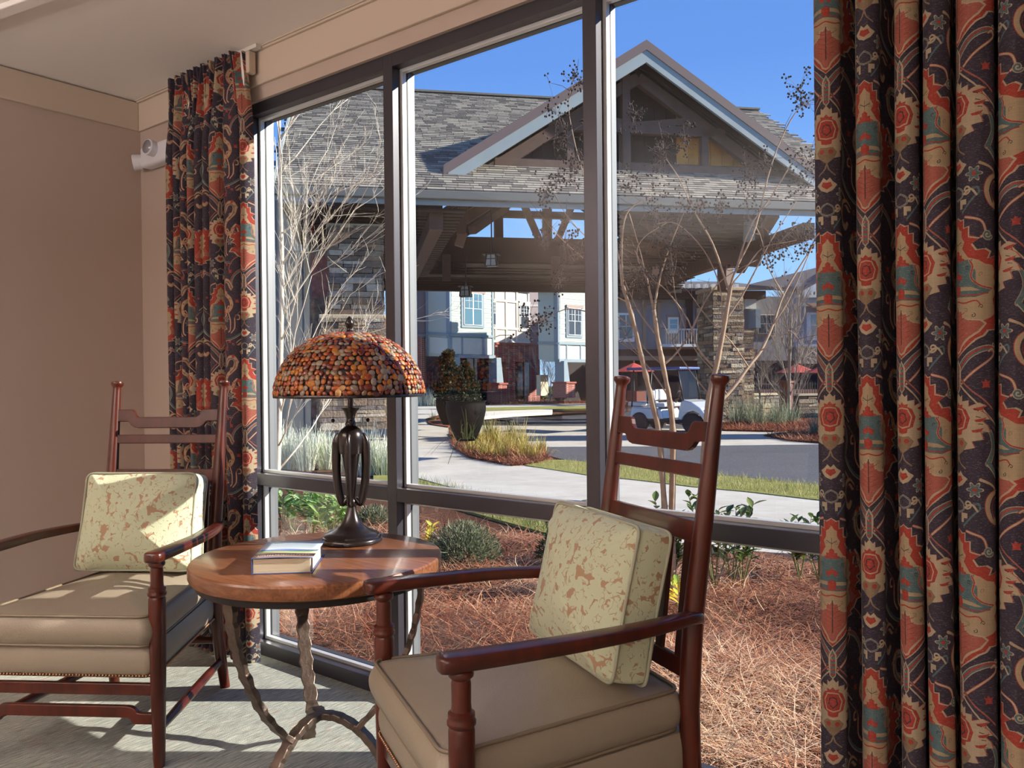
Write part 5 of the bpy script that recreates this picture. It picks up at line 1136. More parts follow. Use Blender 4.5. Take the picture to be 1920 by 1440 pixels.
# --- left mauve house partly behind the lamp
h0 = thing('townhouse', 'mauve sided house with brick base at the pane edge', 'building', (0, 0, 0)); FR[h0.name] = Matrix()
f0 = Facade(779, 47, FD, h0)
f0.box('wall', 740, 800, (520, 522), (634, 634), m_mauve, 0, .5)
for yy in (540, 601, 628): f0.box('belt_board', 740, 799, (yy-2.5, yy-2), (yy+2.5, yy+3), mat('grey_trim'), .06)
f0.box('brick_wall', 740, 800, (632, 632), (756, 756), m_brick, -.02, .4); f0.box('brick_pillar', 778, 784, (631, 631), (756, 756), m_brick, .4, .3)
f0.box('shop_sign', 782, 788, (676, 676), (688, 688), mat('teal_sign', srgb(70, 130, 126), .5), .15)
# --- long clubhouse wing to the right with balcony, stone base and a far gable
h4 = thing('clubhouse', 'grey clubhouse wing with a balcony and dark shingle roof beyond the bare shrub', 'building', (0, 0, 0)); FR[h4.name] = Matrix()
RD = (CR*.995+CF*.1).normalized()
f4 = Facade(1200, 50, RD, h4)
m_grey = mat('grey_siding', srgb(140, 138, 140), .85); m_tan = mat('tan_wall', srgb(150, 130, 112), .9)
f4.box('wall', 1126, 1480, (556, 556), (690, 690), m_grey, 0, .5); f4.box('ground_floor_wall', 1126, 1420, (655, 655), (752, 752), mat('umber_wall', srgb(96, 72, 62), .9), .1, .3)
f4.box('eave', 1124, 1425, (548, 548), (562, 562), m_dark, .9, .3)
# sloped roof of dark shingles with pale battens
mb = MB(); a = f4.hit(1150, 552)+f4.n*1.2; b = f4.hit(1440, 548)+f4.n*1.2; c = f4.hit(1425, 512)-f4.n*6; d = f4.hit(1190, 512)-f4.n*6
mb.box8([a, b, c, d, a+Vector((0, 0, .2)), b+Vector((0, 0, .2)), c+Vector((0, 0, .2)), d+Vector((0, 0, .2))]); mb.build('roof', mat('dark_shingle_roof', srgb(84, 80, 80), .95, noise=(3, .15)), h4)
for k in range(11): x = 1222+k*14; f4.box('rafter_tail', x, x+5, (538, 538), (545, 545), m_creamtrim, 1.6, -1.2)
f4.window(1160, 1186, 590, 636, 1160, 2, (1, 1), m_dglass, m_wht); f4.window(1254, 1270, 598, 620, 1254, 1, (1, 1), m_bglass, m_creamtrim); f4.box('balcony_door', 1250, 1274, (590, 590), (650, 650), m_tan, .05, .1)
f4.box('shutter', 1274, 1293, (577, 577), (614, 614), m_mauve, .2); f4.box('column', 1285, 1296, (560, 560), (650, 650), m_dark, .4)
f4.box('balcony_floor', 1232, 1325, (647, 647), (652, 652), m_wht, 1.5, 0); f4.box('balcony_rail', 1234, 1325, (619, 619), (621.5, 621.5), m_creamtrim, 1.5, -1.4)
for k in range(20): x = 1236+k*4.6; f4.box('baluster', x, x+1.1, (621, 621), (647, 647), m_creamtrim, 1.5, -1.45)
for x in (1130, 1205, 1232, 1305): f4.box('pilaster', x, x+6, (560, 560), (655, 655), m_tan, .15)
f4.window(1420, 1452, 590, 626, 1420, 2, (1, 1), m_dglass, m_tan); f4.box('stucco_panel', 1392, 1412, (562, 562), (580, 580), m_creamtrim, .5)
f4.box('tapered_column', 1403, 1412, (583, 583), (617, 617), mat('blue_grey_trim'), 1.2, .2)
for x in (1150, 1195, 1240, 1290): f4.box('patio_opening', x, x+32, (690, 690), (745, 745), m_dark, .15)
f4.box('soffit_band', 1126, 1420, (668, 668), (676, 676), m_tan, .5)
h5 = thing('clubhouse', 'blue-grey gabled house with a small awning beside the long curtain', 'building', (0, 0, 0)); FR[h5.name] = Matrix()
f5 = Facade(1495, 44, RD, h5)
f5.box('wall', 1495, 1640, (530, 530), (652, 652), mat('blue_grey_siding', srgb(150, 156, 166), .85), 0, 1.5)
for k in range(20): f5.box('siding_course', 1496, 1640, (556+k*4.7, 556+k*4.7), (560.4+k*4.7, 560.4+k*4.7), mat('blue_grey_siding'), .03+.02*(k % 2))
for k in range(14): f5.box('batten', 1500+k*7, 1502+k*7, (535, 535), (553, 553), m_wht, .06)
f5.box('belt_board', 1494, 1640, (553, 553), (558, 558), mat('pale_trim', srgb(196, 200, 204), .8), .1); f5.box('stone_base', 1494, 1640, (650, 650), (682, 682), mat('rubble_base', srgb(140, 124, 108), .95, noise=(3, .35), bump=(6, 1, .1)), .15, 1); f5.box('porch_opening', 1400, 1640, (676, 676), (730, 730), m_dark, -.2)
f5.window(1517, 1560, 589, 633, 1520, 2, (1, 1), m_bglass, m_wht)
mb = MB(); a = f5.hit(1505, 580)+f5.n*1.1; b = f5.hit(1620, 580)+f5.n*1.1; c = f5.hit(1620, 571)+f5.n*.1; d = f5.hit(1510, 571)+f5.n*.1; mb.box8([a, b, c, d]+[p+Vector((0, 0, .08)) for p in (a, b, c, d)]); mb.build('awning_roof', mat('copper_awning', srgb(120, 96, 84), .5, .4), h5)
mb = MB(); a = f5.hit(1488, 556)+f5.n*1.; b = f5.hit(1600, 494)+f5.n*1.; mb.bar(a, b, .2, .35); mb.build('barge_board', mat('pale_trim'), h5)
mb = MB(); c = f5.hit(1470, 520)-f5.n*5; d = f5.hit(1640, 478)-f5.n*5; mb.box8([a+Vector((0, 0, .1)), b+Vector((0, 0, .1)), d, c, a+Vector((0, 0, .3)), b+Vector((0, 0, .3)), d+Vector((0, 0, .2)), c+Vector((0, 0, .2))]); mb.build('roof', mat('dark_shingle_roof'), h5)
# --- low stone walls, gate piers, fence
def lowwall(label, x0, x1, y0, y1, D0, D1, n):
    a, b = atd(x0, y1, D0), atd(x1, y1, D1); zt = atd(x0, y0, D0).z; dirn = (b-a); dirn.z = 0; L_ = dirn.length; ang = math.atan2(dirn.y, dirn.x); o = thing('stone_wall', label, 'wall', a, ang); H = zt-a.z
    m = LB(); m.box((0, .04, 0), (L_, .4, H)); m.build('core', mat('mortar'), o); z = 0
    while z < H-.05:
        h = min(.13+.1*rng.random(), H-z); x = 0
        while x < L_-.05:
            l = min(.3+.5*rng.random(), L_-x); m = LB(); m.cur = stc[int(rng.integers(8))]; m.box((x+.01, -.02-.05*rng.random(), z+.01), (x+l-.01, .1, z+h-.01)); m.build('stone', m_stone, o); x += l
        z += h
    m = LB(); m.box((-.05, -.1, H), (L_+.05, .5, H+.08)); m.build('cap', m_cap, o)
lowwall('low stone wall between the tall pier and the patio gate', 1396, 1466, 742, 784, 32, 33, 0); lowwall('low stone wall running behind the long curtain', 1497, 1600, 742, 784, 33, 33.6, 0)
m = MB(); a = atd(1474, 790, 31); m.box((a.x-.2, a.y-.2, a.z), (a.x+.2, a.y+.2, atd(1474, 718, 31).z)); m.box((a.x-.27, a.y-.27, atd(1474, 718, 31).z), (a.x+.27, a.y+.27, atd(1474, 714, 31).z)); m.build('gate_post', mat('brick_brown', srgb(110, 66, 56), .9), None, label='square red-brown gate post beside the slender bare tree', cat='post')
fe = thing('patio_fence', 'black metal picket fence on the low stone wall', 'fence', (0, 0, 0)); FR[fe.name] = Matrix()
m = MB(); m.bar(atd(1398, 720, 33), atd(1466, 720, 34), .04, .04); m.bar(atd(1398, 739, 33), atd(1466, 739, 34), .04, .04); m.bar(atd(1497, 720, 33.5), atd(1600, 720, 34), .04, .04); m.build('rail', m_lan, fe)
for k in range(44):
    px = 1399+k*4.6
    if 1464 < px < 1497: continue
    m = MB(); D = 33+.7*(px-1398)/200; m.bar(atd(px, 716, D), atd(px, 742, D), .02, .02); m.build('picket', m_lan, fe)
# --- patio umbrellas, chairs
m_umb = mat('coral_canvas', srgb(220, 86, 74), .8, trans=.3); m_pole = mat('umbrella_pole', srgb(70, 60, 54), .6)
def umbrella(px, py, D, r, label):
    c = atd(px, py, D); o = thing('patio_umbrella', label, 'umbrella', (c.x, c.y, terr(D)), .3); hh = c.z-terr(D)
    for k in range(8):
        a0_, a1_ = 2*PI*k/8, 2*PI*(k+1)/8; m = LB(); m.poly([(0, 0, hh), (r*math.cos(a0_), r*math.sin(a0_), hh-r*.42), (r*math.cos(a1_), r*math.sin(a1_), hh-r*.42)]); m.build('canopy_panel', m_umb, o, solid=.01)
        m = LB(); m.bar((0, 0, hh-.02), (r*math.cos(a0_), r*math.sin(a0_), hh-r*.42-.01), .03, .03); m.build('rib', m_pole, o)
    m = LB(); m.tube([(0, 0, 0), (0, 0, hh+.1)], .035, 8); m.build('pole', m_pole, o)
umbrella(1188, 680, 38, 1.0, 'coral patio umbrella just right of the middle mullion'); umbrella(1494, 682, 40, 1.05, 'coral patio umbrella behind the slender bare tree'); umbrella(1548, 682, 38, 1.0, 'coral patio umbrella at the edge of the long curtain')
m_pch = mat('patio_chair_mesh', srgb(150, 92, 76), .7)
def pchair(px, D, rz, label):
    c = G(px, 760); c = cw((px-960)/1500*D, D, terr(D)); o = thing('patio_chair', label, 'chair', c, rz, 'patio chairs by the coral umbrella')
    for sx in (-.25, .25):
        for sy in (-.25, .25): LB().box((sx-.02, sy-.02, 0), (sx+.02, sy+.02, .42)).build('leg', m_pch, o)
    LB().box((-.27, -.27, .42), (.27, .27, .46)).build('seat', m_pch, o); LB().box((-.27, .24, .46), (.27, .28, .95)).build('backrest', m_pch, o)
pchair(1186, 36, .4, 'patio chair closest to the coral umbrella pole'); pchair(1199, 35, -2.2, 'brown patio chair nearest the golf cart'); pchair(1212, 37, 2.6, 'patio chair half hidden by the leaning trunk')
# --- golf cart
def golf_cart():
    D = 23; base = cw((1262-960)/1500*D, D, -.45); o = thing('golf_cart', 'silver golf cart with a blue roof parked on the drive', 'golf cart', base, math.atan2(CR.y*.76-CF.y*.65, CR.x*.76-CF.x*.65)-PI/2)
    # local frame: +y forward (towards front wheels), x across; scale in metres
    wht = mat('silver_paint', srgb(206, 210, 216), .25, .3, coat=.5); blk = mat('cart_black', srgb(28, 28, 30), .5); seat = mat('cart_seat', srgb(200, 202, 206), .5); tyre = mat('tyre', srgb(60, 54, 52), .9); rim = mat('alloy', srgb(190, 190, 192), .3, .8)
    for x in (-.5, .5):
        for y in (-.80, .86):
            w = LB().lathe([(.12, -.10), (.20, -.105), (.26, -.09), (.275, -.05), (.275, .05), (.26, .09), (.20, .105), (.12, .10)], (x, y, .275), 24, Vector((1, 0, 0))).build('wheel', tyre, o, smooth=True)
            LB().lathe([(0, -.075), (.05, -.08), (.17, -.09), (.165, 0), (.17, .09), (.05, .08), (0, .075)], (x, y, .275), 20, Vector((1, 0, 0))).build('rim', rim, w, smooth=True)
            m = LB()
            for k in range(6): a = k*PI/3; m.box((-.094, .055, -.018), (.094, .15, .018), Matrix.Translation((x, y, .275)) @ Matrix.Rotation(a, 4, 'X'))
            m.build('spoke', blk, w)
    LB().box((-.52, -1.05, .26), (.52, .70, .36)).build('floor_pan', blk, o, bevel=.02)
    # rear body
    LB().box8([(-.56, -1.12, .36), (.56, -1.12, .36), (.56, -.02, .36), (-.56, -.02, .36), (-.52, -1.08, .72), (.52, -1.08, .72), (.52, -.12, .66), (-.52, -.12, .66)]).build('rear_body', wht, o, bevel=.05, seg=3)
    # front cowl: sloping bonnet with wheel arches
    prof = [(.42, .36), (.46, .62), (.52, .86), (.62, .92), (.86, .86), (1.12, .70), (1.28, .52), (1.30, .40), (1.22, .34), (1.16, .42), (1.06, .54), (.90, .60), (.74, .56), (.62, .46), (.56, .34)]
    M = Matrix(((0, 0, 1, -.54), (1, 0, 0, 0), (0, 1, 0, 0), (0, 0, 0, 1)))
    LB().prism(prof, M, 1.08).build('cowl', wht, o, bevel=.05, seg=3)
    LB().box((-.36, 1.20, .28), (.36, 1.34, .50)).build('bumper', blk, o, bevel=.03)
    for x in (-.38, .38): LB().ball((x, 1.21, .60), .085, 14, 8, (1.2, .5, .7)).build('headlight', mat('headlight_lens', srgb(220, 224, 230), .1), o, smooth=True)
    for y, z in ((-.22, .70), (-.98, .72)):
        LB().box((-.5, y-.24, z), (.5, y+.22, z+.12)).build('seat', seat, o, bevel=.04, seg=3)
    for y in (-.50, -.58): 
        for x in (-.27, .27): LB().box((x-.23, y-.05, .88), (x+.23, y+.05, 1.20)).build('backrest', seat, o, bevel=.05, seg=3)
    m = LB()
    for x in (-.5, .5):
        m.tube([(x, .60, .9), (x, .42, 1.78)], .022, 8); m.tube([(x, -1.08, .7), (x, -1.0, 1.78)], .022, 8); m.tube([(x, -.55, .8), (x, -.56, 1.25)], .02, 6)
    m.build('roof_strut', blk, o, smooth=True)
    LB().box((-.6, -1.2, 1.76), (.6, .55, 1.84)).build('roof', mat('cart_roof_blue', srgb(70, 88, 140), .4), o, bevel=.035, seg=3)
    LB().poly([(-.46, .57, .94), (.46, .57, .94), (.46, .44, 1.72), (-.46, .44, 1.72)]).build('windscreen', m_glass, o)
    m = LB(); P = [(.27+.17*math.cos(a), .30+.06*math.sin(a), 1.0+.16*math.sin(a)) for a in np.linspace(0, 2*PI, 25)]; m.tube(P, .014, 6, cap=False); m.tube([(.27, .32, 1.0), (.27, .52, .86)], .02, 6); m.build('steering_wheel', blk, o, smooth=True)
    LB().box((-.48, .40, .84), (.48, .56, .93)).build('dashboard', blk, o, bevel=.03)
golf_cart()
# ================================================================ planting
def ground_z(p):
    X = p.x*CR.x+p.y*CR.y; D = p.x*CF.x+p.y*CF.y; z = terr(D)
    if 1.5 < D < 6.3 and -4 < X < 5 and p.y >= 2.03: z += .035*math.sin(X*3.1+D*1.7)*math.sin(D*2.9-X*.8)+.018*math.sin(7*X-3*D)
    return z-.02
def pj(p):
    v = p-EYE; d = v.dot(FW); return 960+FPX*v.dot(RT)/d, 720-FPX*v.dot(UP)/d
def soup(name, V, F, colors, m, parent=None, **k):
    """fast mesh from numpy arrays; colors per face"""
    me = bpy.data.meshes.new(name); me.from_pydata(V.tolist(), [], F.tolist()); nv = F.shape[1]
    ca = me.color_attributes.new('col', 'FLOAT_COLOR', 'CORNER'); buf = np.ones((len(F)*nv, 4), np.float32); buf[:, :3] = np.repeat(colors, nv, axis=0); ca.data.foreach_set('color', buf.ravel())
    me.materials.append(m); me.polygons.foreach_set('use_smooth', [True]*len(me.polygons)); o = bpy.data.objects.new(name, me); COL.objects.link(o); FR[o.name] = Matrix()
    if parent is not None: o.parent = parent; o.matrix_parent_inverse = FR[parent.name].inverted()
    tag(o, k.get('label'), k.get('cat'), k.get('group'), k.get('kind')); return o
def ribbons(P0, DIR, LEN, W, bend, cols, segs=3, droop=None):
    """curved tapering ribbons. P0 (n,3), DIR unit (n,3), LEN (n,), W width, bend (n,3) sideways curvature"""
    n = len(P0); up = np.array([0, 0, 1.0]); side = np.cross(DIR, up+np.array([.01, .02, 0])); side /= np.linalg.norm(side, axis=1, keepdims=True)+1e-9
    V = np.zeros((n, segs+1, 2, 3)); 
    for s in range(segs+1):
        t = s/segs; c = P0+DIR*(LEN*t)[:, None]+bend*(t*t)*LEN[:, None]
        if droop is not None: c = c.copy(); c[:, 2] -= droop*LEN*t*t
        w = W*(1-.75*t) if not hasattr(W, '__len__') else (W*(1-.75*t))[:, None]
        V[:, s, 0] = c-side*w/2; V[:, s, 1] = c+side*w/2
    idx = np.arange(n)[:, None]*(2*(segs+1)); F = []
    for s in range(segs): b = idx+2*s; F.append(np.concatenate([b, b+1, b+3, b+2], 1))
    return V.reshape(-1, 3), np.stack(F, 1).reshape(-1, 4), np.repeat(cols, segs, axis=0)
m_needle = mat('pine_needles', None, .7, attr='col', spec=.3); m_blade = mat('grass_blades', None, .6, attr='col', trans=.25, spec=.3); m_leafc = mat('leaves', None, .5, attr='col', trans=.3, spec=.4)
# --- pine straw
NC = np.array([srgb(*c) for c in ((196, 140, 104), (168, 104, 74), (136, 80, 56), (214, 174, 138), (102, 62, 46), (182, 134, 102), (72, 46, 38), (230, 200, 168))])
def straw(name, n, drange, L0, label):
    D = rng.uniform(*drange, n*2); X = rng.uniform(-1, 1, n*2)*(.62*D+.6)+.05*D; x = X*CR.x+D*CF.x; y = X*CR.y+D*CF.y; k = y > 2.2; D, X, x, y = D[k][:n], X[k][:n], x[k][:n], y[k][:n]; n = len(x)
    p = np.array([pj(Vector((a, b, -.1))) for a, b in zip(x, y)]); lim = np.interp(p[:, 0], [778, 930, 1180, 1300, 1600, 2300], [935, 973, 1045, 1040, 1052, 1080]); k = p[:, 1] > lim+4; x, y = x[k], y[k]; n = len(x)
    z = np.array([ground_z(Vector((a, b, 0))) for a, b in zip(x, y)])
    a = rng.uniform(0, PI, n)*1.0+.45*np.sin(x*3)+.4*np.sin(y*4); tilt = rng.normal(0.10, .22, n)
    dirn = np.stack([np.cos(a)*np.cos(tilt), np.sin(a)*np.cos(tilt), np.sin(tilt)], 1); flip = rng.random(n) < .5; dirn[flip, :2] *= -1
    LEN = L0*rng.uniform(.6, 1.4, n); b = rng.normal(0, .32, (n, 3)); b[:, 2] = -np.abs(b[:, 2])*.35; P0 = np.stack([x, y, z+rng.uniform(.002, .045, n)], 1)
    patch = np.sin(x*2.3+1)*np.sin(y*1.9)+rng.normal(0, .7, n); ci = np.clip(((patch+1.6)/3.2*len(NC)).astype(int), 0, len(NC)-1); ord_ = np.array([6, 4, 2, 1, 0, 5, 3, 7]); cols = NC[ord_[ci]]*rng.uniform(.8, 1.15, (n, 1))
    V, F, C = ribbons(P0, dirn, LEN, .0036 if drange[0] < 3 else .0050, b, cols, 3); soup(name, V, F, C, m_needle, label=label, cat='pine straw', kind='stuff')
straw('pine_straw', 60000, (1.9, 4.2), .15, 'loose rust-brown pine straw covering the bed outside the window')
straw('pine_straw', 42000, (4.0, 6.6), .17, 'rust-brown pine straw farther out towards the pale walk')
straw('pine_straw', 16000, (6.4, 9.0), .2, 'strip of pine straw beyond the grass verge at the far side of the bed')
# --- grass blades on the strips
def inpoly(P, poly):
    x, y = P[:, 0], P[:, 1]; ins = np.zeros(len(P), bool); n = len(poly)
    for i in range(n):
        xa, ya = poly[i]; xb, yb = poly[(i+1) % n]
        if ya == yb: continue
        ins ^= ((ya > y) != (yb > y)) & (x < (xb-xa)*(y-ya)/(yb-ya)+xa)
    return ins
def turf(name, poly, n, h, cols, label):
    xs = [p[0] for p in poly]; ys = [p[1] for p in poly]; P = np.stack([rng.uniform(min(xs), max(xs), n), rng.uniform(min(ys), max(ys), n)], 1); P = P[inpoly(P, poly)]
    Q = np.array([tuple(G(a, b, .02)) for a, b in P]); k = len(Q); d = rng.normal(0, .45, (k, 3)); d[:, 2] = 1; d /= np.linalg.norm(d, axis=1, keepdims=True)
    c = np.array(cols)[rng.integers(0, len(cols), k)]*rng.uniform(.8, 1.15, (k, 1)); V, F, C = ribbons(Q, d, h*rng.uniform(.6, 1.3, k), .006, rng.normal(0, .3, (k, 3)), c, 2)
    soup(name, V, F, C, m_blade, label=label, cat='grass', kind='stuff')
GC_ = [srgb(*c) for c in ((150, 150, 84), (176, 168, 104), (112, 124, 60), (196, 184, 130))]; GG_ = [srgb(*c) for c in ((96, 116, 56), (126, 138, 74), (84, 104, 48), (168, 164, 106))]
turf('grass', [(1547, 938), (1400, 921), (1300, 912), (1200, 900), (1100, 890), (1030, 879), (985, 872), (1010, 862), (1100, 866), (1300, 886), (1547, 911)], 14000, .07, GC_, 'straw-green mown grass strip between the walk and the drive')
turf('grass', [(778, 937), (850, 950), (930, 973), (1010, 995), (1100, 1020), (1180, 1040), (1260, 1050), (1260, 1024), (1180, 1006), (1100, 986), (1010, 960), (930, 938), (850, 913), (778, 893), (728, 890), (728, 915)], 14000, .085, GG_, 'green grass edging on the near side of the pale walk')
def chips(poly, n, h, cols, label):
    xs = [p[0] for p in poly]; ys = [p[1] for p in poly]; P = np.stack([rng.uniform(min(xs), max(xs), n), rng.uniform(min(ys), max(ys), n)], 1); P = P[inpoly(P, poly)]
    Q = np.array([tuple(G(a, b, .06)) for a, b in P]); k = len(Q); a = rng.uniform(0, 2*PI, k); t = np.abs(rng.normal(.15, .25, k)); d = np.stack([np.cos(a)*np.cos(t), np.sin(a)*np.cos(t), np.sin(t)], 1)
    c = np.array(cols)[rng.integers(0, len(cols), k)]*rng.uniform(.7, 1.2, (k, 1)); V, F, C = ribbons(Q, d, h*rng.uniform(.5, 1.4, k), .012, rng.normal(0, .3, (k, 3)), c, 2); soup('pine_straw', V, F, C, m_needle, label=label, cat='pine straw', kind='stuff')
RB = [srgb(*c) for c in ((176, 104, 74), (136, 76, 54), (96, 56, 42), (206, 148, 112), (70, 42, 34))]
chips([(842, 812), (850, 838), (880, 856), (960, 871), (1010, 866), (1034, 858), (1012, 842), (960, 830), (905, 818), (870, 806)], 16000, .16, RB, 'red-brown straw on the island bed around the dark urns')
chips([(1345, 793), (1356, 805), (1450, 807), (1560, 803), (1560, 788), (1450, 785)], 9000, .16, RB, 'red-brown straw under the fountain grasses'); chips([(1432, 815), (1480, 824), (1560, 829), (1560, 810), (1490, 808)], 7000, .14, RB, 'dark red-brown straw in the bed beside the long curtain')
chips([(870, 760), (1130, 756.5), (1130, 752), (1000, 752.5), (870, 754)], 5000, .5, RB, 'red-brown straw along the foot of the far houses')
# --- clumps of strap grass
def clump(name, cat, c, n, h, r, cols, w, label, spread=.5, droop=.35, group=None):
    o = thing(name, label, cat, c, 0, group); a = rng.uniform(0, 2*PI, n); q = np.abs(rng.normal(0, spread, n)); q = np.clip(q, 0, 1.3)
    d = np.stack([np.cos(a)*np.sin(q), np.sin(a)*np.sin(q), np.cos(q)], 1); P = np.stack([c[0]+np.cos(a)*r*rng.random(n), c[1]+np.sin(a)*r*rng.random(n), np.full(n, c[2]-.01)], 1)
    cc = np.array(cols)[rng.integers(0, len(cols), n)]*rng.uniform(.8, 1.12, (n, 1)); V, F, C = ribbons(P, d, h*rng.uniform(.6, 1.15, n), w, rng.normal(0, .12, (n, 3)), cc, 4, droop*np.sin(q)*2); ob = soup('blades', V, F, C, m_blade, o, kind='stuff'); return o
VAR = [srgb(*c) for c in ((240, 242, 226), (226, 230, 208), (170, 186, 146), (248, 248, 236), (206, 212, 184))]
GOLD = [srgb(*c) for c in ((206, 190, 104), (176, 166, 84), (222, 206, 132), (150, 140, 74), (190, 160, 90))]
BLUEG = [srgb(*c) for c in ((130, 146, 124), (150, 162, 138), (106, 124, 100), (176, 178, 146))]
for i, (px, py, n, h) in enumerate([(508, 868, 130, .52), (540, 872, 150, .55), (575, 874, 160, .56), (612, 872, 150, .52), (650, 878, 150, .50), (690, 884, 170, .55), (722, 884, 130, .50), (528, 858, 110, .5), (600, 862, 120, .5)]):
    p = G(px, py+6); clump('variegated_grass', 'grass clump', p, int(n*1.7), h*1.25, .18, VAR, .017, 'cream striped strap-leaf grass clump in the row in front of the ledgestone pier', .28, .25, 'cream striped grasses by the pier')
wh = ['golden grass tuft at the tip of the island nearest the drive', None]
for i, (px, py, n, h) in enumerate([(862, 832, 90, .32), (885, 850, 100, .30), (912, 858, 110, .32), (940, 862, 100, .32), (867, 822, 90, .32), (895, 838, 110, .38), (925, 842, 150, .50), (915, 826, 120, .46), (950, 852, 130, .45), (975, 846, 140, .46), (985, 862, 110, .40), (955, 828, 90, .40), (1015, 848, 60, .3)]):
    clump('golden_grass', 'grass clump', G(px, py), n*2, h*1.35, .14, GOLD, .016, 'golden-green grass tuft massed at the foot of the dark urn', .55, .5, 'golden grasses in the island bed')
clump('golden_grass', 'grass clump', G(1006, 862), 110, .42, .08, GOLD, .010, 'golden grass tuft alone at the right tip of the island bed', .55, .5); clump('golden_grass', 'grass clump', G(812, 790), 90, .45, .1, GOLD, .016, 'small golden tuft left of the dark urns', .55, .5)
for px, py, n, h, lab in [(1385, 797, 260, .95, 'blue-green fountain grass at the foot of the tall pier'), (1415, 798, 300, 1.1, 'large blue-green fountain grass in front of the low stone wall'), (1455, 797, 280, 1.0, 'blue-green fountain grass below the gate post'), (1480, 794, 200, .8, 'right-hand fountain grass of the mulch bed')]: clump('fountain_grass', 'grass clump', G(px, py), n, h, .3, BLUEG, .018, lab, .6, .5)
clump('fountain_grass', 'grass clump', G(1530, 818), 220, .75, .2, BLUEG, .016, 'fountain grass at the edge of the long curtain', .6, .5)
for i, px in enumerate((782, 795, 808, 820)): clump('variegated_grass', 'grass clump', G(px, 763), 120, .95, .3, VAR, .03, 'pale distant strap-leaf grass beyond the pebble shade', .35, .3, 'pale grasses by the far doorway')
# --- leafy plants
def leaf_soup(c, n, r, lsize, cols, hemi=True, flat=1.0, wr=.45, up=.35):
    """n pointed leaves scattered over a rounded crown"""
    u = rng.normal(0, 1, (n, 3)); u /= np.linalg.norm(u, axis=1, keepdims=True)
    if hemi: u[:, 2] = np.abs(u[:, 2])
    P = np.array(c)+u*r*rng.uniform(.45, 1.0, (n, 1))*np.array([1, 1, flat]); d = u+rng.normal(0, .6, (n, 3)); d[:, 2] += up; d /= np.linalg.norm(d, axis=1, keepdims=True)
    s = np.cross(d, rng.normal(0, 1, (n, 3))); s /= np.linalg.norm(s, axis=1, keepdims=True); nn = np.cross(d, s); L = lsize*rng.uniform(.6, 1.3, n)[:, None]
    V = np.stack([P, P+d*L*.45+s*L*wr/2+nn*L*.05, P+d*L, P+d*L*.45-s*L*wr/2+nn*L*.05], 1).reshape(-1, 3); F = np.arange(4*n).reshape(n, 4)
    return V, F, np.array(cols)[rng.integers(0, len(cols), n)]*rng.uniform(.75, 1.15, (n, 1))
def bush(name, label, px, py, r, n, ls, cols, flat=1.0, base=None, wr=.45, group=None, zoff=0):
    p = base or G(px, py); o = thing(name, label, 'shrub', p, 0, group); V, F, C = leaf_soup((p.x, p.y, p.z+zoff+r*.15), n, r, ls, cols, True, flat, wr); soup('foliage', V, F, C, m_leafc, o, kind='stuff')
    m = MB()
    for k in range(7): a = rng.uniform(0, 2*PI); m.tube([p, p+Vector((math.cos(a)*r*.5, math.sin(a)*r*.5, r*.8*flat+zoff))], [.008, .003], 5)
    m.build('stem', mat('twig_brown', srgb(110, 86, 66), .8), o); return o
ROS = [srgb(*c) for c in ((96, 108, 84), (126, 136, 108), (70, 82, 62), (150, 152, 124))]; CAM = [srgb(*c) for c in ((66, 92, 46), (96, 122, 62), (48, 70, 38), (132, 150, 84))]; BRI = [srgb(*c) for c in ((120, 160, 84), (150, 184, 110), (92, 132, 64), (176, 200, 140))]
bush('rosemary_bush', 'rounded grey-green rosemary bush right of the table rim', 868, 1062, .26, 5200, .045, ROS, .95, wr=.12)
bush('rosemary_bush', 'smaller grey-green bush beneath the transom behind the bronze lamp', 700, 985, .17, 1800, .04, ROS, .9, wr=.14)
bush('rosemary_bush', 'dark bush low beside the green pillow', 1065, 1058, .20, 1500, .05, [srgb(60, 76, 50), srgb(84, 96, 62), srgb(44, 56, 40)], 1.0, wr=.3)
for px, py, lab in ((958, 752, 'green shrub nearest the brick pier across the drive'), (985, 752, 'green shrub under the storefront'), (1005, 752, 'right-hand green shrub under the storefront'), (1030, 751, 'green shrub by the cream door')): bush('foundation_shrub', lab, px, py, .85, 700, .30, [srgb(92, 108, 78), srgb(70, 88, 60), srgb(120, 132, 100)], .9)
def sprig(name, label, px, py, h, nst, nl, ls, cols, spread=.25, wr=.42, cat='plant'):
    """upright stems with individual pointed leaves"""
    p = G(px, py); o = thing(name, label, cat, p)
    for k in range(nst):
        a = rng.uniform(0, 2*PI); tip = p+Vector((math.cos(a)*spread*h*rng.random()*1.4, math.sin(a)*spread*h*rng.random()*1.4, h*rng.uniform(.65, 1.05))); mid = p.lerp(tip, .5)+Vector((rng.normal()*.01, rng.normal()*.01, 0)); m = MB(); m.tube([p, mid, tip], [.004, .003, .0018], 5); m.build('stem', mat('green_stem', srgb(112, 116, 70), .7), o)
        for j in range(nl):
            t = .45+.58*j/nl; q = p.lerp(tip, min(1, t)); b = rng.uniform(0, 2*PI); d = Vector((math.cos(b), math.sin(b), rng.uniform(.2, 1.1))).normalized(); s = d.cross(Vector((0, 0, 1))).normalized(); nn = s.cross(d); L = ls*rng.uniform(.7, 1.2)
            m = MB(); m.cur = tuple(np.array(cols[int(rng.integers(len(cols)))])*rng.uniform(.85, 1.15)); pts = []
            for tt, ww in ((0, .05), (.25, .75), (.5, 1), (.75, .7), (1, .02)): pts.append((tt, ww))
            P = [[q+d*L*tt-s*L*wr*.5*ww+nn*L*(.06*ww-.12*tt*tt), q+d*L*tt-nn*L*.02-nn*L*.12*tt*tt, q+d*L*tt+s*L*wr*.5*ww+nn*L*(.06*ww-.12*tt*tt)] for tt, ww in pts]; m.grid(P); m.build('leaf', m_leafc, o, smooth=True)
    return o
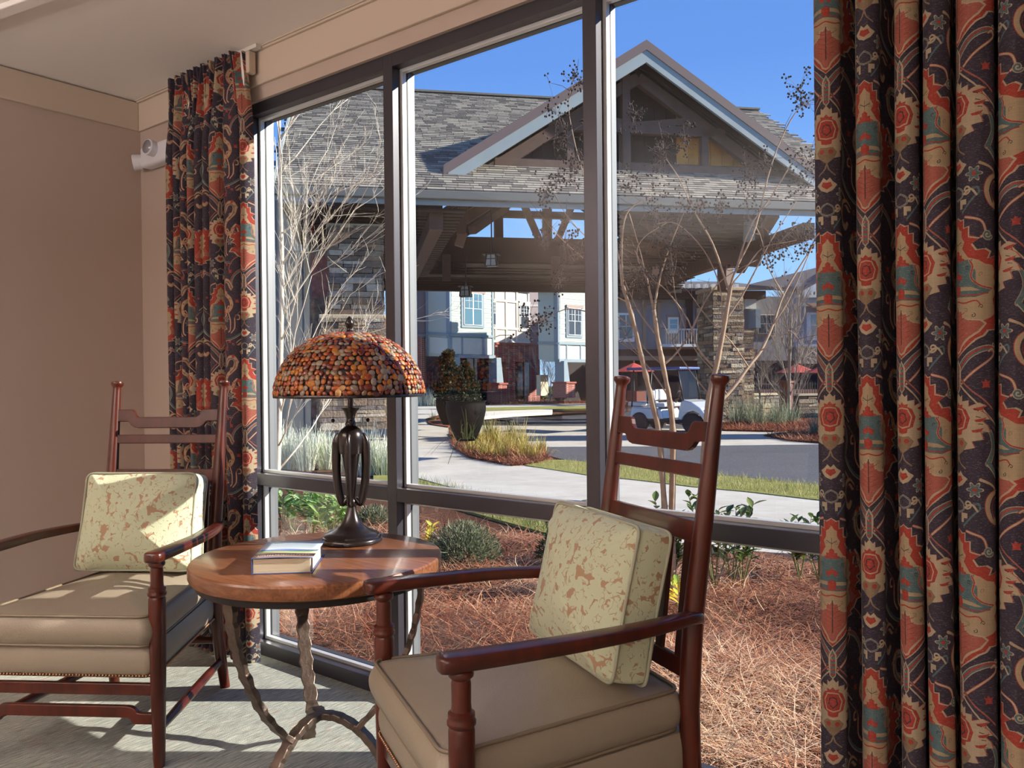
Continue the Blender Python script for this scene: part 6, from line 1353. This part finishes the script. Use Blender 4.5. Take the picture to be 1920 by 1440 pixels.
YEL = [srgb(226, 190, 70), srgb(196, 200, 84), srgb(150, 176, 72)]
sprig('yellow_leaf_shoot', 'young shoot with yellow and green leaves beside the table rim', 806, 1040, .22, 3, 4, .085, YEL, .3); sprig('yellow_leaf_shoot', 'yellowing shoot low behind the bronze lamp', 768, 1012, .12, 2, 4, .06, YEL, .5)
sprig('yellow_leaf_shoot', 'yellow leaved shoot behind the chair back spindles', 1276, 1155, .24, 3, 6, .07, YEL, .3); sprig('yellow_leaf_shoot', 'small yellow leaf tuft at the top of the green pillow', 1072, 1040, .14, 2, 4, .09, YEL, .5); sprig('yellow_leaf_shoot', 'scattered yellow leaves beneath the far armrest', 780, 1145, .06, 3, 3, .06, YEL, .8)
for px, py, h, n, lab in [(548, 975, .26, 5, 'bright broad-leaved plant at the far left of the first pane'), (585, 985, .27, 6, 'bright broad-leaved plant left of the lamp base'), (620, 1000, .27, 6, 'bright broad-leaved plant directly behind the lamp base'), (600, 960, .28, 5, 'broad-leaved plant rising above the transom left of the lamp'), (655, 992, .22, 5, 'low broad-leaved plant between lamp and mullion'), (530, 960, .24, 5, 'broad-leaved plant against the window jamb'), (640, 965, .22, 4, 'broad-leaved plant under the striped grass')]: sprig('broadleaf_plant', lab, px, py+24, h*1.45, n+1, 8, .14, BRI, .38, .34)
for px, py, h, n, lab in [(1054, 1092, .24, 3, 'thin camellia shoot against the pale walk left of the second mullion'), (1090, 1082, .18, 2, 'small camellia shoot touching the second mullion'), (1228, 1105, .23, 4, 'camellia shoots at the foot of the bare shrub'), (1262, 1110, .25, 6, 'bushy camellia shoots between the bare trunks'), (1340, 1110, .29, 6, 'tall camellia just right of the chair post'), (1372, 1105, .24, 5, 'camellia shoots in the third pane'), (1392, 1100, .20, 4, 'lower camellia shoots in the third pane'), (1500, 1088, .19, 5, 'camellia shoots beside the long curtain'), (1535, 1092, .20, 5, 'camellia shoots touching the long curtain')]: sprig('camellia_shoot', lab, px, py, h*2.0, n+1, 15, .074, CAM, .22, .46)
# --- urns with topiary
m_urn = mat('shade_dark_urn', srgb(17, 13, 12), .75, spec=.15, noise=(3, .4))  # near-black tone carries the shadow the urns stand in
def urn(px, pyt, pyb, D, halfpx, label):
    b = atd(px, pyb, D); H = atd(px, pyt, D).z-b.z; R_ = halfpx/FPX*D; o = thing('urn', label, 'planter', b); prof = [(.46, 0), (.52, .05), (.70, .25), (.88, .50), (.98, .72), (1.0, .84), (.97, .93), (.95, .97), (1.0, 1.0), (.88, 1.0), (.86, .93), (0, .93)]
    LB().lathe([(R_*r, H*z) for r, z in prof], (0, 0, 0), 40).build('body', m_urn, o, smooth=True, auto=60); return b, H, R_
b1, H1, R1 = urn(874, 752, 826, 15.5, 38, 'nearest of two big urns on the island, coloured dark for shade'); b2, H2, R2 = urn(842, 746, 796, 20.5, 25, 'farther dark urn half hidden by the nearest one')
DKG = [srgb(40, 52, 32), srgb(30, 40, 26), srgb(60, 72, 46)]
def topiary(b, H, s, balls, label):
    o = thing('topiary', label, 'topiary', b+Vector((0, 0, H*.93))); z0_ = b.z+H*.93; Vs, Fs, Cs = [], [], []; k = 0
    for dx, z, r in balls:
        c = (b.x+CR.x*dx*s, b.y+CR.y*dx*s, z0_+z*s); V, F, C = leaf_soup(c, 900, r*s, .085*s, DKG, False, .8); Vs.append(V); Fs.append(F+k); Cs.append(C); k += len(V)
    soup('foliage', np.concatenate(Vs), np.concatenate(Fs), np.concatenate(Cs), m_leafc, o, kind='stuff'); m = MB(); m.tube([Vector((b.x, b.y, z0_)), Vector((b.x, b.y, z0_+balls[-1][1]*s))], [.03*s, .012*s], 6); m.build('trunk', mat('twig_brown'), o)
topiary(b1, H1, .68, [(0, .15, .52), (-.05, .32, .42), (.05, .52, .34), (-.04, .72, .24), (.1, .84, .16), (-.04, .98, .13), (0, 1.12, .08)], 'spiral topiary in the nearest dark urn')
topiary(b2, H2, 1.0, [(0, .12, .36), (-.10, .30, .30), (.06, .50, .26), (.04, .72, .24), (-.06, .95, .20), (.0, 1.14, .13)], 'spiral topiary in the farther dark urn')
clump('strap_plant', 'plant', b1+Vector((.3, -.3, .1))*.6, 40, .7, .15, [srgb(60, 66, 40), srgb(90, 92, 50)], .03, 'dark strap-leaf plant at the foot of the nearest urn', .6, .5)
# cone shrub in the storefront window reflection stood in for by an added conifer
bush('reflected_conifer', 'slim conifer standing in for a shrub reflected in the dark storefront', 978, 751, .5, 900, .16, [srgb(84, 104, 44), srgb(64, 82, 38)], 3.6)
# --- bare trees
m_bark = mat('pale_bark', srgb(214, 204, 186), .8, noise=(30, .18)); m_bark2 = mat('smooth_tan_bark', srgb(164, 140, 116), .75, noise=(22, .22)); m_seed = mat('seed_capsule', srgb(38, 28, 28), .85); m_twig = mat('thin_twigs', srgb(104, 88, 80), .85)
def T3(pts, D, wob=.0):
    out = []
    for i, q in enumerate(pts):
        d = D+(q[2] if len(q) > 2 else 0); out.append(atd(q[0], q[1], d))
    return cr_curve(out, 4)
cm = thing('crape_myrtle', 'multi-stemmed bare shrub with seed clusters rising in front of the portico', 'tree', G(1262, 1118)); DT = 4.45
def stem(nm, pts, r0, r1, m_=None, n=7, D=DT):
    P = T3(pts, D); m = MB(); k = len(P); m.tube(P, [lerp(r0, r1, (i/(k-1))**.8)*(1+.12*rng.normal()*(i % 3 == 0)) for i in range(k)], n); m.build(nm, m_ or m_bark2, cm, smooth=True); return P
tips = []
base = (1262, 1118)
st = [([base, (1252, 1000), (1246, 950), (1236, 815), (1224, 759), (1214, 716), (1203, 669), (1191, 617), (1177, 567), (1167, 534)], .021, .011), ([(1262, 1118), (1260, 1000), (1260, 950), (1262, 815), (1255, 747), (1243, 685), (1233, 631), (1226, 581)], .022, .011),
      ([(1275, 1118), (1298, 1040), (1312, 950), (1323, 806), (1330, 740), (1342, 692), (1356, 622), (1368, 551), (1370, 535)], .022, .010), ([(1330, 760, .05), (1363, 740, .1), (1403, 688, .15), (1427, 657, .2), (1450, 607, .25), (1469, 553, .3), (1509, 485, .35), (1541, 440, .4)], .013, .004)]
for p, a, b in st: stem('trunk', p, a, b, n=10)
br = [([(1167, 534), (1158, 470), (1150, 400, .1), (1138, 330, .1)], .007), ([(1167, 534), (1167, 442), (1180, 393), (1222, 369)], .007), ([(1177, 567), (1140, 545), (1110, 500), (1060, 455), (1035, 430)], .005), ([(1150, 480), (1120, 450), (1095, 440), (1060, 400), (1040, 362)], .005), ([(1140, 420), (1110, 370), (1095, 330), (1078, 270), (1066, 200), (1073, 150)], .005),
      ([(1191, 617), (1150, 590), (1105, 585), (1060, 580), (1010, 603), (990, 606)], .005), ([(1226, 581), (1214, 527), (1207, 500), (1200, 470), (1180, 400)], .008), ([(1226, 581), (1233, 541), (1245, 494), (1265, 440), (1288, 386)], .008), ([(1214, 527), (1194, 477), (1208, 445), (1250, 418)], .005), ([(1243, 685), (1270, 660), (1295, 622), (1325, 560), (1360, 520), (1420, 487)], .008), ([(1233, 631), (1195, 580), (1165, 510)], .006), ([(1255, 747), (1225, 700), (1190, 660), (1158, 640)], .005),
      ([(1342, 692), (1310, 655), (1290, 600), (1250, 545), (1220, 520), (1190, 470)], .007), ([(1368, 551), (1337, 459), (1302, 397), (1271, 331), (1240, 286)], .007), ([(1370, 535), (1382, 500), (1417, 425), (1448, 303), (1493, 209), (1541, 181)], .008), ([(1360, 600), (1392, 553), (1420, 500), (1451, 442), (1510, 352)], .007), ([(1380, 510), (1405, 430), (1448, 366), (1483, 310), (1503, 296), (1530, 310)], .007), ([(1356, 622), (1350, 540), (1320, 470), (1270, 420), (1230, 420)], .005), ([(1370, 535), (1400, 500), (1430, 465), (1470, 455), (1500, 450)], .005), ([(1450, 607), (1480, 560), (1515, 480), (1541, 410)], .005), ([(1403, 688), (1370, 640), (1330, 600), (1290, 545)], .005), ([(1469, 553), (1440, 500), (1425, 440), (1400, 400)], .004), ([(1330, 740), (1290, 690), (1260, 640), (1240, 600)], .005), ([(1363, 740), (1340, 700), (1300, 650), (1270, 570), (1262, 520)], .004), ([(1203, 669), (1180, 640), (1160, 600)], .004), ([(1243, 685), (1200, 640), (1185, 560), (1195, 520)], .004), ([(1427, 657), (1455, 640), (1480, 620), (1500, 640)], .003)]
seedb = MB(); twigs = MB()
for p, r0 in br:
    P = stem('branch', p, r0, .0018, n=6); tips.append(P[-1])
    for _ in range(3):
        i = int(rng.integers(len(P)//2, len(P))); q = P[i]; d = (RT*rng.normal()+UP*abs(rng.normal())*1.2+FW*rng.normal()*.6).normalized(); e = q+d*rng.uniform(.08, .22); twigs.tube([q, q.lerp(e, .5)+Vector((rng.normal()*.01,)*3), e], [.0022, .0016, .001], 4)
def cluster(px, py, s, n=60, dd=0):
    c = atd(px, py, DT+dd)
    for _ in range(n//3):
        a = c+(RT*rng.normal()*.5+UP*rng.normal()*.75+FW*rng.normal()*.5)*s*DT/FPX*.75; twigs.tube([c+(a-c)*.15, c.lerp(a, .55)+UP*.01, a], [.0013, .001, .0008], 3)
        for _ in range(3): q = a+Vector((rng.normal(), rng.normal(), rng.normal()))*.016; twigs.tube([a, q], [.0008, .0006], 3); seedb.ball(q, .0052+.0016*rng.random(), 6, 4)
for px, py, s in ((1073, 150, 34), (1045, 215, 36), (1060, 262, 36), (1078, 330, 30), (1045, 335, 38), (1075, 300, 20), (1022, 360, 26), (1025, 440, 26), (1060, 455, 36), (1090, 480, 24), (1048, 530, 24), (990, 605, 30), (1020, 600, 22), (1222, 362, 36), (1245, 280, 44), (1285, 260, 30), (1240, 300, 30), (1180, 335, 24), (1190, 215, 18), (1288, 375, 36), (1250, 415, 38), (1310, 390, 28), (1400, 372, 36), (1400, 320, 34), (1430, 300, 20), (1500, 170, 38), (1510, 195, 30), (1515, 300, 44), (1530, 330, 40), (1500, 350, 34), (1500, 450, 42), (1470, 460, 30), (1520, 440, 30), (1440, 480, 24), (1195, 520, 34), (1265, 470, 34), (1215, 520, 28), (1262, 500, 28), (1165, 470, 26), (1230, 430, 30), (1350, 380, 24)): cluster(px, py, s, 54, rng.normal()*.12)
twigs.build('twigs', m_twig, cm, kind='stuff'); seedb.build('seed_capsules', m_seed, cm, smooth=True, kind='stuff')
# the birch-like tree in the first pane
def growtree(name, label, basepx, D, trunk, r, dirs, nb, lf, seedn, m_, blen, spread=.45, twk=1.0):
    t = thing(name, label, 'tree', atd(*basepx, D)); rr = random.Random(seedn); tr = [atd(x, y, D) for x, y in trunk]; P = cr_curve(tr, 6); m = MB(); k = len(P); m.tube(P, [lerp(r, r*.35, i/(k-1))*.85 for i in range(k)], 9); m.build('trunk', m_, t, smooth=True)
    tw = MB()
    def grow(p, d, L, rad, lvl):
        n = 5; pts = [p]; q = p.copy(); dd = d.copy()
        for i in range(n):
            dd = (dd+Vector((rr.gauss(0, .10), rr.gauss(0, .10), rr.gauss(.05, .08)))).normalized(); q = q+dd*(L/n); pts.append(q.copy())
        if lvl == 0: mb = MB(); mb.tube(pts, [lerp(rad, rad*.3, i/n) for i in range(n+1)], 6); mb.build('branch', m_, t, smooth=True)
        else: tw.tube(pts, [lerp(rad, rad*.35, i/n) for i in range(n+1)], 4 if lvl == 1 else 3)
        if lvl < 3:
            for i in range(1, n+1):
                for _ in range(2 if lvl < 2 else 1):
                    if rr.random() < (.85 if name != 'birch_tree' else .58): s = Vector((rr.gauss(0, 1), rr.gauss(0, 1), rr.gauss(0, .8))); s = (dd*1.4+s*spread*1.5).normalized(); grow(pts[i], s, L*rr.uniform(.38, .62), max(.0011, rad*.48), lvl+1)
    for i in range(nb):
        f = (i+.5)/nb; p = P[int(f*(k-1)*.93)]; dx, dy = dirs[i % len(dirs)]; d = (RT*(dx+rr.gauss(0, .12))+UP*(dy+rr.gauss(0, .12))+FW*rr.gauss(0, .35)).normalized(); grow(p, d, blen*lerp(1, .55, f)*rr.uniform(.8, 1.15), r*.26, 0)
    tw.build('twigs', m_, t, kind='stuff'); return t
growtree('birch_tree', 'pale bare tree filling the first window pane in front of the pier', (520, 900), 5.2, [(520, 900), (524, 760), (527, 640), (529, 500), (526, 380), (524, 260), (522, 120)], .024, [(.75, .75), (.6, .85), (.45, .95), (.7, .6), (-.4, .9), (.3, 1)], 15, 3, 5, m_bark, .95, .30)
growtree('slender_tree', 'slender many-twigged bare tree beside the gate post', (1479, 790), 30, [(1479, 790), (1480, 700), (1482, 640), (1484, 590)], .09, [(.5, .9), (-.5, .9), (.3, 1), (-.3, 1)], 12, 3, 9, mat('grey_bark', srgb(150, 140, 130), .85), 2.2, .25)
growtree('bare_shrub', 'small bare multi-branched shrub by the cream door', (1031, 752), 46, [(1031, 752), (1032, 735), (1033, 715)], .07, [(.6, .8), (-.6, .8), (.3, 1), (-.3, 1)], 7, 3, 12, mat('grey_bark'), 2.6, .22)
growtree('bare_tree', 'small grey bare tree behind the fountain grasses', (1425, 780), 31, [(1425, 780), (1424, 740), (1420, 700)], .05, [(.5, .8), (-.5, .8)], 5, 3, 14, mat('grey_bark'), 1.3, .3)
# a few dry leaves on the straw
ml = mat('dry_leaf', srgb(206, 160, 110), .8)
for i, (px, py, lab) in enumerate(((878, 1092, 'curled tan leaf on the straw just above the far armrest'), (1030, 1040, 'tan leaf on the straw left of the green pillow'), (668, 1168, 'pale leaf on the straw beneath the table behind its back leg'), (1420, 1315, 'tan leaf low on the straw midway between chair post and curtain'), (1530, 1295, 'broad tan leaf on the straw touching the long curtain'), (1440, 1110, 'small leaf in the shaded straw under the transom'))):
    p = G(px, py, .03); a = rng.uniform(0, 6.3); d = Vector((math.cos(a), math.sin(a), .35)).normalized(); s = d.cross(Vector((0, 0, 1))).normalized(); L = .05; m = MB(); m.grid([[p-s*.002, p+Vector((0, 0, .002)), p+s*.002], [p+d*L*.4-s*.014, p+d*L*.4+Vector((0, 0, -.004)), p+d*L*.4+s*.014], [p+d*L-s*.002, p+d*L, p+d*L+s*.002]])
    m.build('fallen_leaf', ml, None, smooth=True, label=lab, cat='leaf')
